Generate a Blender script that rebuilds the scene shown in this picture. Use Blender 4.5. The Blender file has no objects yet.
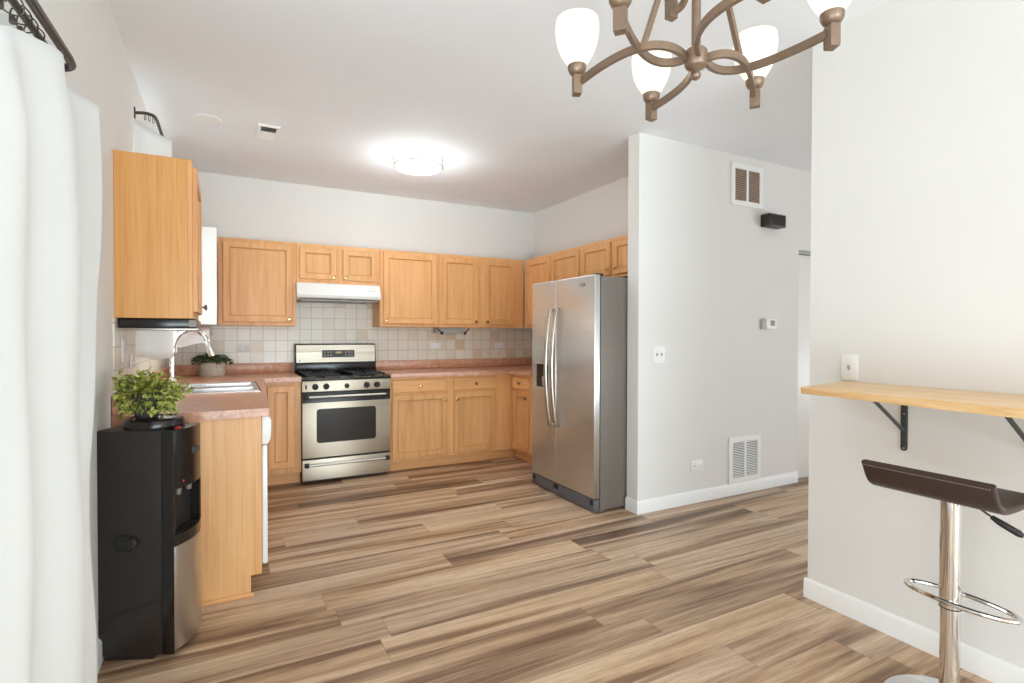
import bpy, bmesh, math, random
from mathutils import Vector, Matrix
random.seed(11)
S = bpy.context.scene
COL = S.collection
PI = math.pi

# ------------------------------------------------------------------ camera
CAM = Vector((0.4503, -5.57, 1.2978))
cam_d = bpy.data.cameras.new('camera'); cam = bpy.data.objects.new('camera', cam_d); COL.objects.link(cam)
cam_d.sensor_width = 36.0; cam_d.lens = 535.9 / 1024 * 36.0; cam_d.clip_start = 0.02
yaw, pitch, roll = 0.4898, -0.0129, 0.0021
cp, sp = math.cos(pitch), math.sin(pitch)
FW = Vector((math.sin(yaw) * cp, math.cos(yaw) * cp, sp))
RT = Vector((math.cos(yaw), -math.sin(yaw), 0)); UP = RT.cross(FW)
R2 = RT * math.cos(roll) + UP * math.sin(roll); U2 = -RT * math.sin(roll) + UP * math.cos(roll)
cam.matrix_world = Matrix((( R2.x, U2.x, -FW.x, CAM.x), (R2.y, U2.y, -FW.y, CAM.y), (R2.z, U2.z, -FW.z, CAM.z), (0, 0, 0, 1)))
S.camera = cam

# ------------------------------------------------------------------ world, exposure, daylight, added fill
w = bpy.data.worlds.new('daylight'); S.world = w; w.use_nodes = True
bgn = w.node_tree.nodes['Background']; bgn.inputs[0].default_value = (0.90, 0.96, 1.0, 1); bgn.inputs[1].default_value = 0.75
S.view_settings.view_transform = 'Standard'; S.view_settings.look = 'None'
S.view_settings.exposure = 0.19; S.view_settings.gamma = 1.0; S.view_settings.use_curve_mapping = False
S.cycles.max_bounces = 10; S.cycles.diffuse_bounces = 6; S.cycles.glossy_bounces = 4
S.cycles.transparent_max_bounces = 8; S.cycles.sample_clamp_indirect = 6.0; S.cycles.use_denoising = True
def area(name, loc, look, sx, sy, power, col=(1, 1, 1), spread=180):
    d = bpy.data.lights.new(name, 'AREA'); d.shape = 'RECTANGLE'; d.size = sx; d.size_y = sy; d.energy = power; d.color = col; d.spread = math.radians(spread)
    o = bpy.data.objects.new(name, d); COL.objects.link(o); o.location = loc
    o.rotation_euler = (Vector(look) - Vector(loc)).to_track_quat('-Z', 'Y').to_euler(); return o
def point(name, loc, r, power, col=(1, 1, 1)):
    d = bpy.data.lights.new(name, 'POINT'); d.shadow_soft_size = r; d.energy = power; d.color = col
    o = bpy.data.objects.new(name, d); COL.objects.link(o); o.location = loc; return o
# sky light at the sliding door and kitchen window; the rest is added fill
area('fill_rear', (1.5, -8.7, 1.25), (1.8, 0, .9), 3.0, 2.0, 66, (.88, .96, 1))  # added fill at the open rear end; no window is modelled there
area('ceiling_fill_rear', (1.5, -8.7, .55), (1.8, -3.0, 2.75), 3.0, 1.0, 42, (0.72, 0.90, 1), spread=110)  # added lamp aimed up from the rear to brighten the ceiling
area('fill_living_room', (8.3, -6.4, 1.6), (3.6, -3.0, 1.4), 3.2, 2.3, 12, (1, 1, 1))  # added fill at the open end of the unseen living room
area('ceiling_fill_living_room', (8.3, -6.4, .55), (4.2, -3.4, 2.75), 3.2, 1.0, 29, (0.90, 0.96, 1), spread=110)  # added uplight, brightens the ceiling on the living room side
area('sky_sliding_door', (-.35, -5.6, 1.0), (3, -4.9, .6), 2.0, 1.8, 38, (.88, .96, 1))
area('ceiling_fill_sliding_door', (-.35, -5.9, .45), (1.2, -2.2, 2.75), 1.4, .9, 17, (0.76, 0.92, 1), spread=85)  # added uplight low at the sliding door, lifts the kitchen ceiling
area('sky_kitchen_window', (-.30, -1.30, 1.75), (3.7, -1.35, 1.45), .9, 1.0, 165, (0.90, 0.97, 1), spread=100)

# ------------------------------------------------------------------ materials
def srgb(r, g, b):
    f = lambda c: (c / 12.92 if c <= 0.04045 else ((c + 0.055) / 1.055) ** 2.4)
    return (f(r / 255), f(g / 255), f(b / 255), 1)
class NT:
    def __init__(s, name):
        s.m = bpy.data.materials.new(name); s.m.use_nodes = True; s.t = s.m.node_tree; s.n = s.t.nodes
        s.b = s.n['Principled BSDF']; s.out = s.n['Material Output']
    def add(s, typ, **kw):
        q = s.n.new(typ)
        for k, v in kw.items():
            if hasattr(q, k): setattr(q, k, v)
        return q
    def link(s, a, b): s.t.links.new(a, b)
    def math(s, op, a, b=None):
        q = s.n.new('ShaderNodeMath'); q.operation = op
        for i, v in enumerate((a, b)):
            if v is None: continue
            if isinstance(v, (int, float)): q.inputs[i].default_value = v
            else: s.link(v, q.inputs[i])
        return q.outputs[0]
    def coords(s, scale, rnd=False):
        tc = s.add('ShaderNodeTexCoord'); mp = s.add('ShaderNodeMapping'); mp.inputs['Scale'].default_value = scale
        s.link(tc.outputs['Object'], mp.inputs[0])
        if rnd:
            oi = s.add('ShaderNodeObjectInfo'); vm = s.add('ShaderNodeVectorMath'); vm.operation = 'SCALE'
            cb = s.add('ShaderNodeCombineXYZ')
            for i in range(3): s.link(oi.outputs['Random'], cb.inputs[i])
            s.link(cb.outputs[0], vm.inputs[0]); vm.inputs['Scale'].default_value = 37.0
            s.link(vm.outputs[0], mp.inputs['Location'])
        return mp.outputs[0]
    def noise(s, vec, scale, detail=4, rough=.55, dist=0):
        q = s.add('ShaderNodeTexNoise'); q.inputs['Scale'].default_value = scale; q.inputs['Detail'].default_value = detail
        q.inputs['Roughness'].default_value = rough; q.inputs['Distortion'].default_value = dist
        if vec is not None: s.link(vec, q.inputs['Vector'])
        return q.outputs['Fac']
    def ramp(s, fac, stops):
        q = s.add('ShaderNodeValToRGB'); e = q.color_ramp.elements
        while len(e) < len(stops): e.new(0.5)
        for i, (p, c) in enumerate(stops): e[i].position = p; e[i].color = c
        s.link(fac, q.inputs[0]); return q.outputs[0]
    def mix(s, fac, a, b, mode='MIX'):
        q = s.n.new('ShaderNodeMix'); q.data_type = 'RGBA'; q.blend_type = mode
        for i, v in ((0, fac), (6, a), (7, b)):
            if isinstance(v, (int, float)): q.inputs[i].default_value = v
            elif isinstance(v, tuple): q.inputs[i].default_value = v
            else: s.link(v, q.inputs[i])
        return q.outputs[2]
    def bump(s, h, strength=.2, dist=.01):
        q = s.add('ShaderNodeBump'); q.inputs['Strength'].default_value = strength; q.inputs['Distance'].default_value = dist
        s.link(h, q.inputs['Height']); s.link(q.outputs[0], s.b.inputs['Normal'])
def plain(name, col, rough=.5, metal=0., spec=.5, var=.04, vs=30, bump=0.):
    n = NT(name); n.b.inputs['Roughness'].default_value = rough; n.b.inputs['Metallic'].default_value = metal
    n.b.inputs['Specular IOR Level'].default_value = spec
    f = n.noise(n.coords((1, 1, 1)), vs, 3)
    lo = tuple(c * (1 - var) for c in col[:3]) + (1,); hi = tuple(min(1, c * (1 + var)) for c in col[:3]) + (1,)
    n.link(n.ramp(f, [(.3, lo), (.7, hi)]), n.b.inputs['Base Color'])
    if bump: n.bump(f, bump, .002)
    return n.m
def oak(name, horiz=None, tone=1.0, warm=0.0):
    n = NT(name); sc = {None: (15, 15, .9), 'x': (.9, 15, 15), 'y': (15, .9, 15)}[horiz]
    v = n.coords(sc, True)
    f = n.noise(v, 1.0, 5, .6, 1.1)
    c = n.ramp(f, [(.25, srgb(208, 150, 96)), (.5, srgb(222, 167, 111)), (.75, srgb(229, 178, 123))])
    v2 = n.coords(tuple(k * 14 if k > 2 else k * 3 for k in sc), True)
    p = n.noise(v2, 1.0, 2, .5)
    c = n.mix(n.ramp(p, [(.34, (.32, .32, .32, 1)), (.52, (0, 0, 0, 1))]), c, srgb(186, 130, 78))
    oi = n.add('ShaderNodeObjectInfo')
    hv = n.add('ShaderNodeHueSaturation'); n.link(c, hv.inputs['Color'])
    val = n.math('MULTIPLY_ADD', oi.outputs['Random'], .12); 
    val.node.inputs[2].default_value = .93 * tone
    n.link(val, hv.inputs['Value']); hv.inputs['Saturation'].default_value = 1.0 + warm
    n.link(hv.outputs[0], n.b.inputs['Base Color'])
    n.b.inputs['Roughness'].default_value = .38; n.b.inputs['Specular IOR Level'].default_value = .4
    n.bump(p, .08, .001); return n.m
def brushed(name, col, rough, axis):
    n = NT(name); sc = {'x': (1.5, 260, 260), 'y': (260, 1.5, 260), 'z': (260, 260, 1.5)}[axis]
    f = n.noise(n.coords(sc), 1, 3)
    n.link(n.ramp(f, [(.3, tuple(c * .9 for c in col[:3]) + (1,)), (.7, col)]), n.b.inputs['Base Color'])
    n.b.inputs['Metallic'].default_value = 1; n.b.inputs['Roughness'].default_value = rough
    n.bump(f, .05, .0004); return n.m
def leafy(name, a, b, c):
    n = NT(name); f = n.noise(n.coords((1, 1, 1)), 42, 2, .5)
    n.link(n.ramp(f, [(.34, a), (.5, b), (.66, c)]), n.b.inputs['Base Color']); n.b.inputs['Roughness'].default_value = .45; return n.m
def aniso(m, rot, k=.75):
    n = m.node_tree; b = n.nodes['Principled BSDF']; t = n.nodes.new('ShaderNodeTangent'); t.direction_type = 'RADIAL'; t.axis = 'Z'
    n.links.new(t.outputs[0], b.inputs['Tangent']); b.inputs['Anisotropic'].default_value = k; b.inputs['Anisotropic Rotation'].default_value = rot; return m
def emit(name, col, strength, base=(.9, .9, .88, 1)):
    n = NT(name); n.b.inputs['Base Color'].default_value = base
    n.b.inputs['Emission Color'].default_value = col; n.b.inputs['Emission Strength'].default_value = strength
    n.b.inputs['Roughness'].default_value = .3; return n.m
def fabric(name, col):
    n = NT(name); f = n.noise(n.coords((1, 1, 1)), 400, 2)
    n.link(n.ramp(f, [(.3, tuple(c * .97 for c in col[:3]) + (1,)), (.7, col)]), n.b.inputs['Base Color'])
    n.b.inputs['Roughness'].default_value = .9; n.b.inputs['Specular IOR Level'].default_value = .1
    tr = n.add('ShaderNodeBsdfTranslucent'); tr.inputs[0].default_value = (.95, .95, .94, 1)
    mx = n.add('ShaderNodeMixShader'); mx.inputs[0].default_value = .2
    n.link(n.b.outputs[0], mx.inputs[1]); n.link(tr.outputs[0], mx.inputs[2]); n.link(mx.outputs[0], n.out.inputs[0])
    n.bump(f, .1, .001); return n.m
def glass_shade():
    n = NT('opal_glass'); n.b.inputs['Base Color'].default_value = (.85, .82, .76, 1); n.b.inputs['Roughness'].default_value = .25
    tr = n.add('ShaderNodeBsdfTranslucent'); tr.inputs[0].default_value = (1, .95, .85, 1)
    mx = n.add('ShaderNodeMixShader'); mx.inputs[0].default_value = .6
    n.link(n.b.outputs[0], mx.inputs[1]); n.link(tr.outputs[0], mx.inputs[2]); n.link(mx.outputs[0], n.out.inputs[0]); return n.m
def pane(name):
    n = NT(name); tr = n.add('ShaderNodeBsdfTransparent'); gl = n.add('ShaderNodeBsdfGlossy'); gl.inputs['Roughness'].default_value = .02
    mx = n.add('ShaderNodeMixShader'); mx.inputs[0].default_value = .08
    n.link(tr.outputs[0], mx.inputs[1]); n.link(gl.outputs[0], mx.inputs[2]); n.link(mx.outputs[0], n.out.inputs[0]); return n.m
def floor_mat():
    n = NT('vinyl_plank_floor'); tc = n.add('ShaderNodeTexCoord'); sx = n.add('ShaderNodeSeparateXYZ'); n.link(tc.outputs['Object'], sx.inputs[0])
    X, Y = sx.outputs[0], sx.outputs[1]; W, L = .18, 1.5
    yr = n.math('DIVIDE', n.math('ADD', Y, 4.21 + W * 60), W); row = n.math('FLOOR', yr)
    wn = n.add('ShaderNodeTexWhiteNoise', noise_dimensions='1D'); n.link(row, wn.inputs['W'])
    xs = n.math('DIVIDE', n.math('ADD', X, n.math('MULTIPLY', wn.outputs['Value'], L * 7)), L); colm = n.math('FLOOR', xs)
    cb = n.add('ShaderNodeCombineXYZ'); n.link(row, cb.inputs[0]); n.link(colm, cb.inputs[1])
    pr = n.add('ShaderNodeTexWhiteNoise', noise_dimensions='2D'); n.link(cb.outputs[0], pr.inputs['Vector'])
    # grain coordinates, shifted plank by plank
    gx = n.math('ADD', X, n.math('MULTIPLY', pr.outputs['Value'], 53.0)); gy = n.math('ADD', Y, n.math('MULTIPLY', pr.outputs['Value'], 17.0))
    def vec(a, b):
        q = n.add('ShaderNodeCombineXYZ'); n.link(n.math('MULTIPLY', gx, a), q.inputs[0]); n.link(n.math('MULTIPLY', gy, b), q.inputs[1]); return q.outputs[0]
    broad = n.noise(vec(.42, 7.5), 1.0, 2.5, .5, .9)
    fine = n.noise(vec(1.3, 34), 1.0, 4, .6, .6)
    pore = n.noise(vec(9, 330), 1.0, 2, .5, 0)
    t = n.math('ADD', n.math('MULTIPLY', broad, .66), n.math('ADD', n.math('MULTIPLY', fine, .34), n.math('MULTIPLY', n.math('SUBTRACT', pr.outputs['Value'], .5), .12)))
    c = n.ramp(t, [(.30, srgb(98, 72, 54)), (.40, srgb(136, 106, 82)), (.49, srgb(186, 154, 123)), (.57, srgb(213, 184, 153)), (.68, srgb(228, 205, 178))])
    c = n.mix(n.ramp(pore, [(.36, (.35, .35, .35, 1)), (.5, (0, 0, 0, 1))]), c, srgb(100, 78, 62))
    pr2 = n.add('ShaderNodeTexWhiteNoise', noise_dimensions='3D'); n.link(cb.outputs[0], pr2.inputs['Vector'])
    hs = n.add('ShaderNodeHueSaturation'); n.link(c, hs.inputs['Color'])
    sv = n.math('MULTIPLY', pr2.outputs['Value'], .16); sv = n.math('ADD', sv, .90); n.link(sv, hs.inputs['Saturation']); c = hs.outputs[0]
    # seams
    fy = n.math('FRACT', yr); fx = n.math('FRACT', xs)
    ey = n.math('LESS_THAN', n.math('MINIMUM', fy, n.math('SUBTRACT', 1.0, fy)), .0016 / W)
    ex = n.math('LESS_THAN', n.math('MINIMUM', fx, n.math('SUBTRACT', 1.0, fx)), .0016 / L)
    seam = n.math('MAXIMUM', ey, ex)
    c = n.mix(n.math('MULTIPLY', seam, .4), c, srgb(70, 54, 44))
    n.link(c, n.b.inputs['Base Color']); n.b.inputs['Roughness'].default_value = .42; n.b.inputs['Specular IOR Level'].default_value = .35
    n.bump(n.math('SUBTRACT', n.math('MULTIPLY', fine, .5), seam), .12, .002); return n.m
def tile_mat(name, axis):
    n = NT(name); tc = n.add('ShaderNodeTexCoord'); sx = n.add('ShaderNodeSeparateXYZ'); n.link(tc.outputs['Object'], sx.inputs[0])
    A, Z = sx.outputs[axis], sx.outputs[2]; T = .108
    u = n.math('DIVIDE', n.math('ADD', A, 20 * T), T); v = n.math('DIVIDE', n.math('SUBTRACT', Z, 1.022), T)
    cb = n.add('ShaderNodeCombineXYZ'); n.link(n.math('FLOOR', u), cb.inputs[0]); n.link(n.math('FLOOR', v), cb.inputs[1])
    wn = n.add('ShaderNodeTexWhiteNoise', noise_dimensions='2D'); n.link(cb.outputs[0], wn.inputs['Vector'])
    c = n.ramp(wn.outputs['Value'], [(0, srgb(214, 192, 160)), (.1, srgb(224, 209, 184)), (.25, srgb(230, 221, 204)), (1, srgb(234, 227, 213))])
    f = n.noise(n.coords((1, 1, 1)), 18, 4); c = n.mix(n.math('MULTIPLY', f, .25), c, srgb(200, 186, 164))
    fu, fv = n.math('FRACT', u), n.math('FRACT', v)
    g = n.math('MAXIMUM', n.math('LESS_THAN', n.math('MINIMUM', fu, n.math('SUBTRACT', 1.0, fu)), .03), n.math('LESS_THAN', n.math('MINIMUM', fv, n.math('SUBTRACT', 1.0, fv)), .03))
    c = n.mix(g, c, srgb(196, 187, 172)); n.link(c, n.b.inputs['Base Color']); n.b.inputs['Roughness'].default_value = .25
    n.bump(n.math('SUBTRACT', 1.0, g), .3, .002); return n.m
def laminate():
    n = NT('rose_laminate'); v = n.coords((1, 1, 1))
    a = n.noise(v, 26, 6, .7, .4); b = n.noise(v, 140, 3, .6)
    c = n.ramp(a, [(.32, srgb(186, 128, 98)), (.5, srgb(208, 154, 123)), (.68, srgb(220, 174, 145))])
    c = n.mix(n.ramp(b, [(.38, (.5, .5, .5, 1)), (.5, (0, 0, 0, 1))]), c, srgb(150, 94, 72))
    n.link(c, n.b.inputs['Base Color']); n.b.inputs['Roughness'].default_value = .28; return n.m
M = dict(
    wall=plain('white_wall_paint', srgb(228, 226, 222), .75, spec=.25, var=.01, vs=3),
    ceil=plain('white_ceiling_paint', srgb(237, 239, 242), .85, spec=.2, var=.012, vs=2),
    trim=plain('white_gloss_trim', srgb(240, 240, 238), .4, var=.01),
    white=plain('white_enamel', srgb(238, 237, 233), .3, var=.01),
    plastic=plain('white_plastic', srgb(240, 239, 235), .4, var=.01),
    dimplastic=plain('grey_plastic', srgb(176, 176, 172), .5),
    floor=floor_mat(), tile_back=tile_mat('cream_tile_back', 0), tile_side=tile_mat('cream_tile_side', 1), lam=laminate(),
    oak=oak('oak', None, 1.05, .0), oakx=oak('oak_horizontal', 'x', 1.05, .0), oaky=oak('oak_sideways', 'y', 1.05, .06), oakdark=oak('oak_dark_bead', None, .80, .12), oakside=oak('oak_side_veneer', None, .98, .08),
    maple=oak('maple_end_veneer', None, 1.08, .0),
    shelf=None,
    steel=aniso(brushed('brushed_steel', srgb(220, 219, 217), .33, 'y'), .0, .9), steelx=aniso(brushed('brushed_steel_range', srgb(212, 202, 184), .46, 'x'), .25),
    steelz=brushed('brushed_steel_vertical', srgb(205, 203, 200), .3, 'z'),
    sink=brushed('sink_steel', srgb(220, 220, 220), .22, 'y'),
    chrome=plain('chrome', srgb(222, 222, 222), .07, 1.0, var=.01), nickel=plain('brushed_nickel', srgb(190, 186, 178), .3, 1.0),
    knob=plain('pewter_knob', srgb(206, 178, 132), .25, 1.0), darkknob=plain('dark_pewter_knob', srgb(120, 108, 92), .35, 1.0),
    grey=plain('grey_painted_steel', srgb(128, 120, 112), .45, .35), darkgrey=plain('dark_grey_grille', srgb(92, 92, 96), .5),
    black=plain('black_gloss_plastic', srgb(26, 22, 21), .22, var=.1), matte=plain('black_matte', srgb(30, 28, 27), .55, var=.1),
    coolerside=plain('black_side_panel', srgb(40, 33, 29), .42, var=.12, vs=60),
    glass=plain('black_oven_glass', srgb(42, 37, 35), .08, var=.05), iron=plain('cast_iron', srgb(40, 40, 42), .5, .3),
    bronze=plain('aged_bronze', srgb(128, 106, 88), .4, .5, var=.08), darkbronze=plain('dark_bronze', srgb(66, 56, 50), .42, .6),
    bracket=plain('charcoal_steel', srgb(74, 76, 74), .45, .4), leather=plain('brown_leatherette', srgb(58, 43, 40), .42, var=.12, vs=90, bump=.15),
    lipleather=plain('seat_edge_leatherette', srgb(50, 46, 45), .35), thread=plain('pale_thread', srgb(150, 140, 132), .7),
    curtain=fabric('white_curtain_cloth', srgb(240, 240, 238)), pane=pane('window_glass'),
    leaf=leafy('variegated_leaf', srgb(84, 96, 34), srgb(148, 156, 58), srgb(210, 210, 120)), leafdark=leafy('dark_leaf', srgb(34, 56, 26), srgb(58, 86, 40), srgb(96, 122, 62)),
    stem=plain('stem', srgb(96, 104, 52), .6), soil=plain('soil', srgb(60, 46, 36), .9, var=.3, vs=120),
    pot=plain('whitewashed_pot', srgb(200, 190, 174), .75, var=.12, vs=40, bump=.3), darkpot=plain('grey_ribbed_pot', srgb(70, 64, 66), .6),
    towel=plain('paper', srgb(236, 236, 236), .9, var=.01), display=plain('black_display', srgb(30, 28, 24), .2),
    digit=emit('amber_digits', srgb(170, 150, 40), .6, (.05, .05, .02, 1)), redled=plain('red_button', srgb(176, 44, 44), .35),
    dome=emit('lit_diffuser', (.95, .99, 1, 1), 6.6), shade=glass_shade(),
    filter=plain('tan_filter', srgb(150, 108, 72), .8, var=.2, vs=14), dark=plain('dark_gap', srgb(30, 28, 26), .9),
)
def shelf_mat():
    n = NT('pine_shelf'); f = n.noise(n.coords((40, 1.4, 40)), 1, 5, .6, .8)
    n.link(n.ramp(f, [(.3, srgb(214, 168, 110)), (.55, srgb(230, 192, 140)), (.75, srgb(240, 210, 164))]), n.b.inputs['Base Color'])
    n.b.inputs['Roughness'].default_value = .3; return n.m
M['shelf'] = shelf_mat()

# ------------------------------------------------------------------ mesh helpers
OFF = {}
class MB:
    def __init__(s): s.bm = bmesh.new()
    def _new(s, n0):
        s.bm.verts.ensure_lookup_table(); return s.bm.verts[n0:]
    def box(s, x0, x1, y0, y1, z0, z1, bev=0., seg=2, mat=None):
        vs = [s.bm.verts.new((x, y, z)) for x in (x0, x1) for y in (y0, y1) for z in (z0, z1)]
        F = [(0, 1, 3, 2), (4, 6, 7, 5), (0, 4, 5, 1), (2, 3, 7, 6), (0, 2, 6, 4), (1, 5, 7, 3)]
        fs = [s.bm.faces.new([vs[i] for i in f]) for f in F]
        if bev:
            es = list({e for f in fs for e in f.edges})
            bmesh.ops.bevel(s.bm, geom=es, offset=bev, segments=seg, affect='EDGES', profile=.5)
        return s
    def loft(s, rings, closed=True, cap=True):
        R = [[s.bm.verts.new(p) for p in r] for r in rings]; n = len(R[0])
        for a, b in zip(R, R[1:]):
            for i in range(n if closed else n - 1):
                j = (i + 1) % n; s.bm.faces.new((a[i], a[j], b[j], b[i]))
        if cap and closed:
            s.bm.faces.new(list(reversed(R[0]))); s.bm.faces.new(R[-1])
        return s
    def cyl(s, p0, p1, r0, r1=None, seg=20):
        p0, p1 = Vector(p0), Vector(p1); r1 = r0 if r1 is None else r1
        q = (p1 - p0).to_track_quat('Z', 'Y')
        c = [q @ Vector((math.cos(2 * PI * i / seg), math.sin(2 * PI * i / seg), 0)) for i in range(seg)]
        return s.loft([[p0 + v * r0 for v in c], [p1 + v * r1 for v in c]])
    def lathe(s, prof, c=(0, 0, 0), axis='Z', seg=28, cap=True):
        c = Vector(c); ax = {'Z': Vector((0, 0, 1)), 'Y': Vector((0, -1, 0)), 'X': Vector((1, 0, 0)), '-X': Vector((-1, 0, 0))}[axis] if isinstance(axis, str) else Vector(axis)
        q = ax.to_track_quat('Z', 'Y')
        return s.loft([[c + q @ Vector((r * math.cos(2 * PI * i / seg), r * math.sin(2 * PI * i / seg), z)) for i in range(seg)] for r, z in prof], cap=cap)
    def tube(s, pts, r, seg=10, closed=False, sect=None, up=None):
        pts = [Vector(p) for p in pts]; n = len(pts); rings = []
        tg = []
        for i in range(n):
            a = pts[(i - 1) % n] if closed or i else pts[0]; b = pts[(i + 1) % n] if closed or i < n - 1 else pts[-1]
            tg.append((b - a).normalized())
        u = Vector(up) if up else (Vector((0, 0, 1)) if abs(tg[0].z) < .9 else Vector((1, 0, 0)))
        for i in range(n):
            if up: u = Vector(up)
            u = (u - tg[i] * u.dot(tg[i])).normalized(); v = tg[i].cross(u)
            if sect: rings.append([pts[i] + v * a + u * b for a, b in sect])
            else:
                rr = r[i] if isinstance(r, (list, tuple)) else r
                rings.append([pts[i] + (v * math.cos(2 * PI * k / seg) + u * math.sin(2 * PI * k / seg)) * rr for k in range(seg)])
        if closed: rings.append(rings[0]); 
        s.loft(rings, cap=not closed)
        if closed: bmesh.ops.remove_doubles(s.bm, verts=s.bm.verts, dist=1e-6)
        return s
    def prism(s, poly, axis, a, b, bev=0.):
        f = {'X': lambda p, t: (t, p[0], p[1]), 'Y': lambda p, t: (p[0], t, p[1]), 'Z': lambda p, t: (p[0], p[1], t)}[axis]
        R = [[s.bm.verts.new(f(p, t)) for p in poly] for t in (a, b)]; n = len(poly); fs = []
        for i in range(n):
            j = (i + 1) % n; fs.append(s.bm.faces.new((R[0][i], R[0][j], R[1][j], R[1][i])))
        fs += [s.bm.faces.new(list(reversed(R[0]))), s.bm.faces.new(R[1])]
        if bev: bmesh.ops.bevel(s.bm, geom=list({e for q in fs for e in q.edges}), offset=bev, segments=2, affect='EDGES', profile=.5)
        return s
    def grid(s, fn, nu, nv):
        V = [[s.bm.verts.new(fn(i / nu, j / nv)) for j in range(nv + 1)] for i in range(nu + 1)]
        for i in range(nu):
            for j in range(nv): s.bm.faces.new((V[i][j], V[i + 1][j], V[i + 1][j + 1], V[i][j + 1]))
        return s
    def build(s, name, mat, parent=None, origin=None, smooth=35, solid=0.):
        off = Vector(OFF[parent.name]) if parent else Vector(origin or (0, 0, 0))
        for v in s.bm.verts: v.co -= off
        bmesh.ops.recalc_face_normals(s.bm, faces=s.bm.faces)
        me = bpy.data.meshes.new(name); s.bm.to_mesh(me); s.bm.free()
        me.materials.append(M[mat] if isinstance(mat, str) else mat)
        if smooth:
            for p in me.polygons: p.use_smooth = True
            me.set_sharp_from_angle(angle=math.radians(smooth))
        o = bpy.data.objects.new(name, me); COL.objects.link(o)
        if parent: o.parent = parent; OFF[o.name] = tuple(off)
        else: o.location = off; OFF[o.name] = tuple(off)
        if solid:
            md = o.modifiers.new('thickness', 'SOLIDIFY'); md.thickness = solid; md.offset = 0
        return o
def tag(o, label, cat, group=None):
    o['label'] = label; o['category'] = cat
    if group: o['group'] = group
    return o
def thing(name, label, cat, loc=(0, 0, 0), rot=0., group=None, local=False):
    o = bpy.data.objects.new(name, None); COL.objects.link(o); o.location = loc; o.rotation_euler = (0, 0, rot); o.empty_display_size = .05
    OFF[o.name] = (0, 0, 0) if (local or rot) else tuple(loc)
    return tag(o, label, cat, group)
def struct(name, mb, mat, parent=None, **kw):
    o = mb.build(name, mat, parent, **kw)
    if not parent: o['kind'] = 'structure'
    return o
def smooth_path(pts, n=8):
    P = [Vector(p) for p in pts]; P = [P[0] * 2 - P[1]] + P + [P[-1] * 2 - P[-2]]; out = []
    for i in range(1, len(P) - 2):
        a, b, c, d = P[i - 1:i + 3]
        for k in range(n):
            t = k / n; out.append(.5 * ((2 * b) + (c - a) * t + (2 * a - 5 * b + 4 * c - d) * t * t + (3 * b - a - 3 * c + d) * t ** 3))
    out.append(P[-2]); return out

# ------------------------------------------------------------------ room shell
ZC = 2.751; XR = 3.708; XP = 3.073; YP = -2.588; XW = 2.988; YW = -3.93; YE = -8.6; XE = 8.2
struct('floor', MB().box(-.12, XE, YE, .12, -.1, 0), 'floor', smooth=0)
struct('ceiling', MB().box(-.12, XE, YE, .12, ZC, ZC + .1), 'ceil', smooth=0)
struct('wall_back', MB().box(-.12, XR + .12, 0, .12, 0, ZC), 'wall', smooth=0)
KW = (-1.78, -.86, 1.2, 2.30)      # kitchen window
SD = (-6.6, -3.95, .02, 2.0)        # sliding door
wl = MB()
wl.box(-.12, 0, SD[1], KW[0], 0, ZC); wl.box(-.12, 0, KW[1], 0, 0, ZC); wl.box(-.12, 0, KW[0], KW[1], 0, KW[2]); wl.box(-.12, 0, KW[0], KW[1], KW[3], ZC)
wl.box(-.12, 0, SD[0], SD[1], SD[3], ZC); wl.box(-.12, 0, YE, SD[0], 0, ZC)
struct('wall_left', wl, 'wall', smooth=0)
struct('wall_fridge', MB().box(XR, XR + .12, -2.468, 0, 0, ZC), 'wall', smooth=0)
XCL = 4.895; CLT = 2.05
wp = MB(); wp.box(XP, XCL, YP, -2.468, 0, ZC); wp.box(XCL, 6.6, YP, -2.468, CLT, ZC); wp.box(6.6, XE, YP, -2.468, 0, ZC)
struct('wall_partition', wp, 'wall', smooth=0)
struct('wall_right', MB().box(XW, XW + .115, YE, YW, 0, ZC), 'wall', smooth=0)
# baseboards
bp = MB()
bp.prism([(YP, 0), (YP - .013, 0), (YP - .013, .078), (YP - .009, .09), (YP - .004, .095), (YP, .095)], 'X', XP - .013, XCL)
bp.prism([(XP, 0), (XP - .013, 0), (XP - .013, .078), (XP - .009, .09), (XP - .004, .095), (XP, .095)], 'Y', YP, -2.468)
struct('baseboard_partition', bp, 'trim')
br = MB()
br.prism([(XW, 0), (XW - .013, 0), (XW - .013, .078), (XW - .009, .09), (XW - .004, .095), (XW, .095)], 'Y', YE, YW + .013)
br.prism([(YW, 0), (YW + .013, 0), (YW + .013, .078), (YW + .009, .09), (YW + .004, .095), (YW, .095)], 'X', XW, XW + .115)
struct('baseboard_right', br, 'trim')
bl = MB(); bl.prism([(0, 0), (.013, 0), (.013, .078), (.009, .09), (.004, .095), (0, .095)], 'Y', SD[1] + .06, -2.66)
struct('baseboard_left', bl, 'trim')
# closet door on its track, beyond the partition
cd = MB(); cd.box(XCL + .002, 6.6, YP + .035, YP + .07, .015, CLT - .035, .003); d1 = struct('door_1', cd, 'white')
tk = MB(); tk.box(XCL, 6.6, YP + .012, YP + .08, CLT - .03, CLT, .002); tk.box(XCL, 6.6, YP + .002, YP + .012, CLT - .012, CLT, .001)
tk.build('door_track', 'dimplastic', d1)
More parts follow.
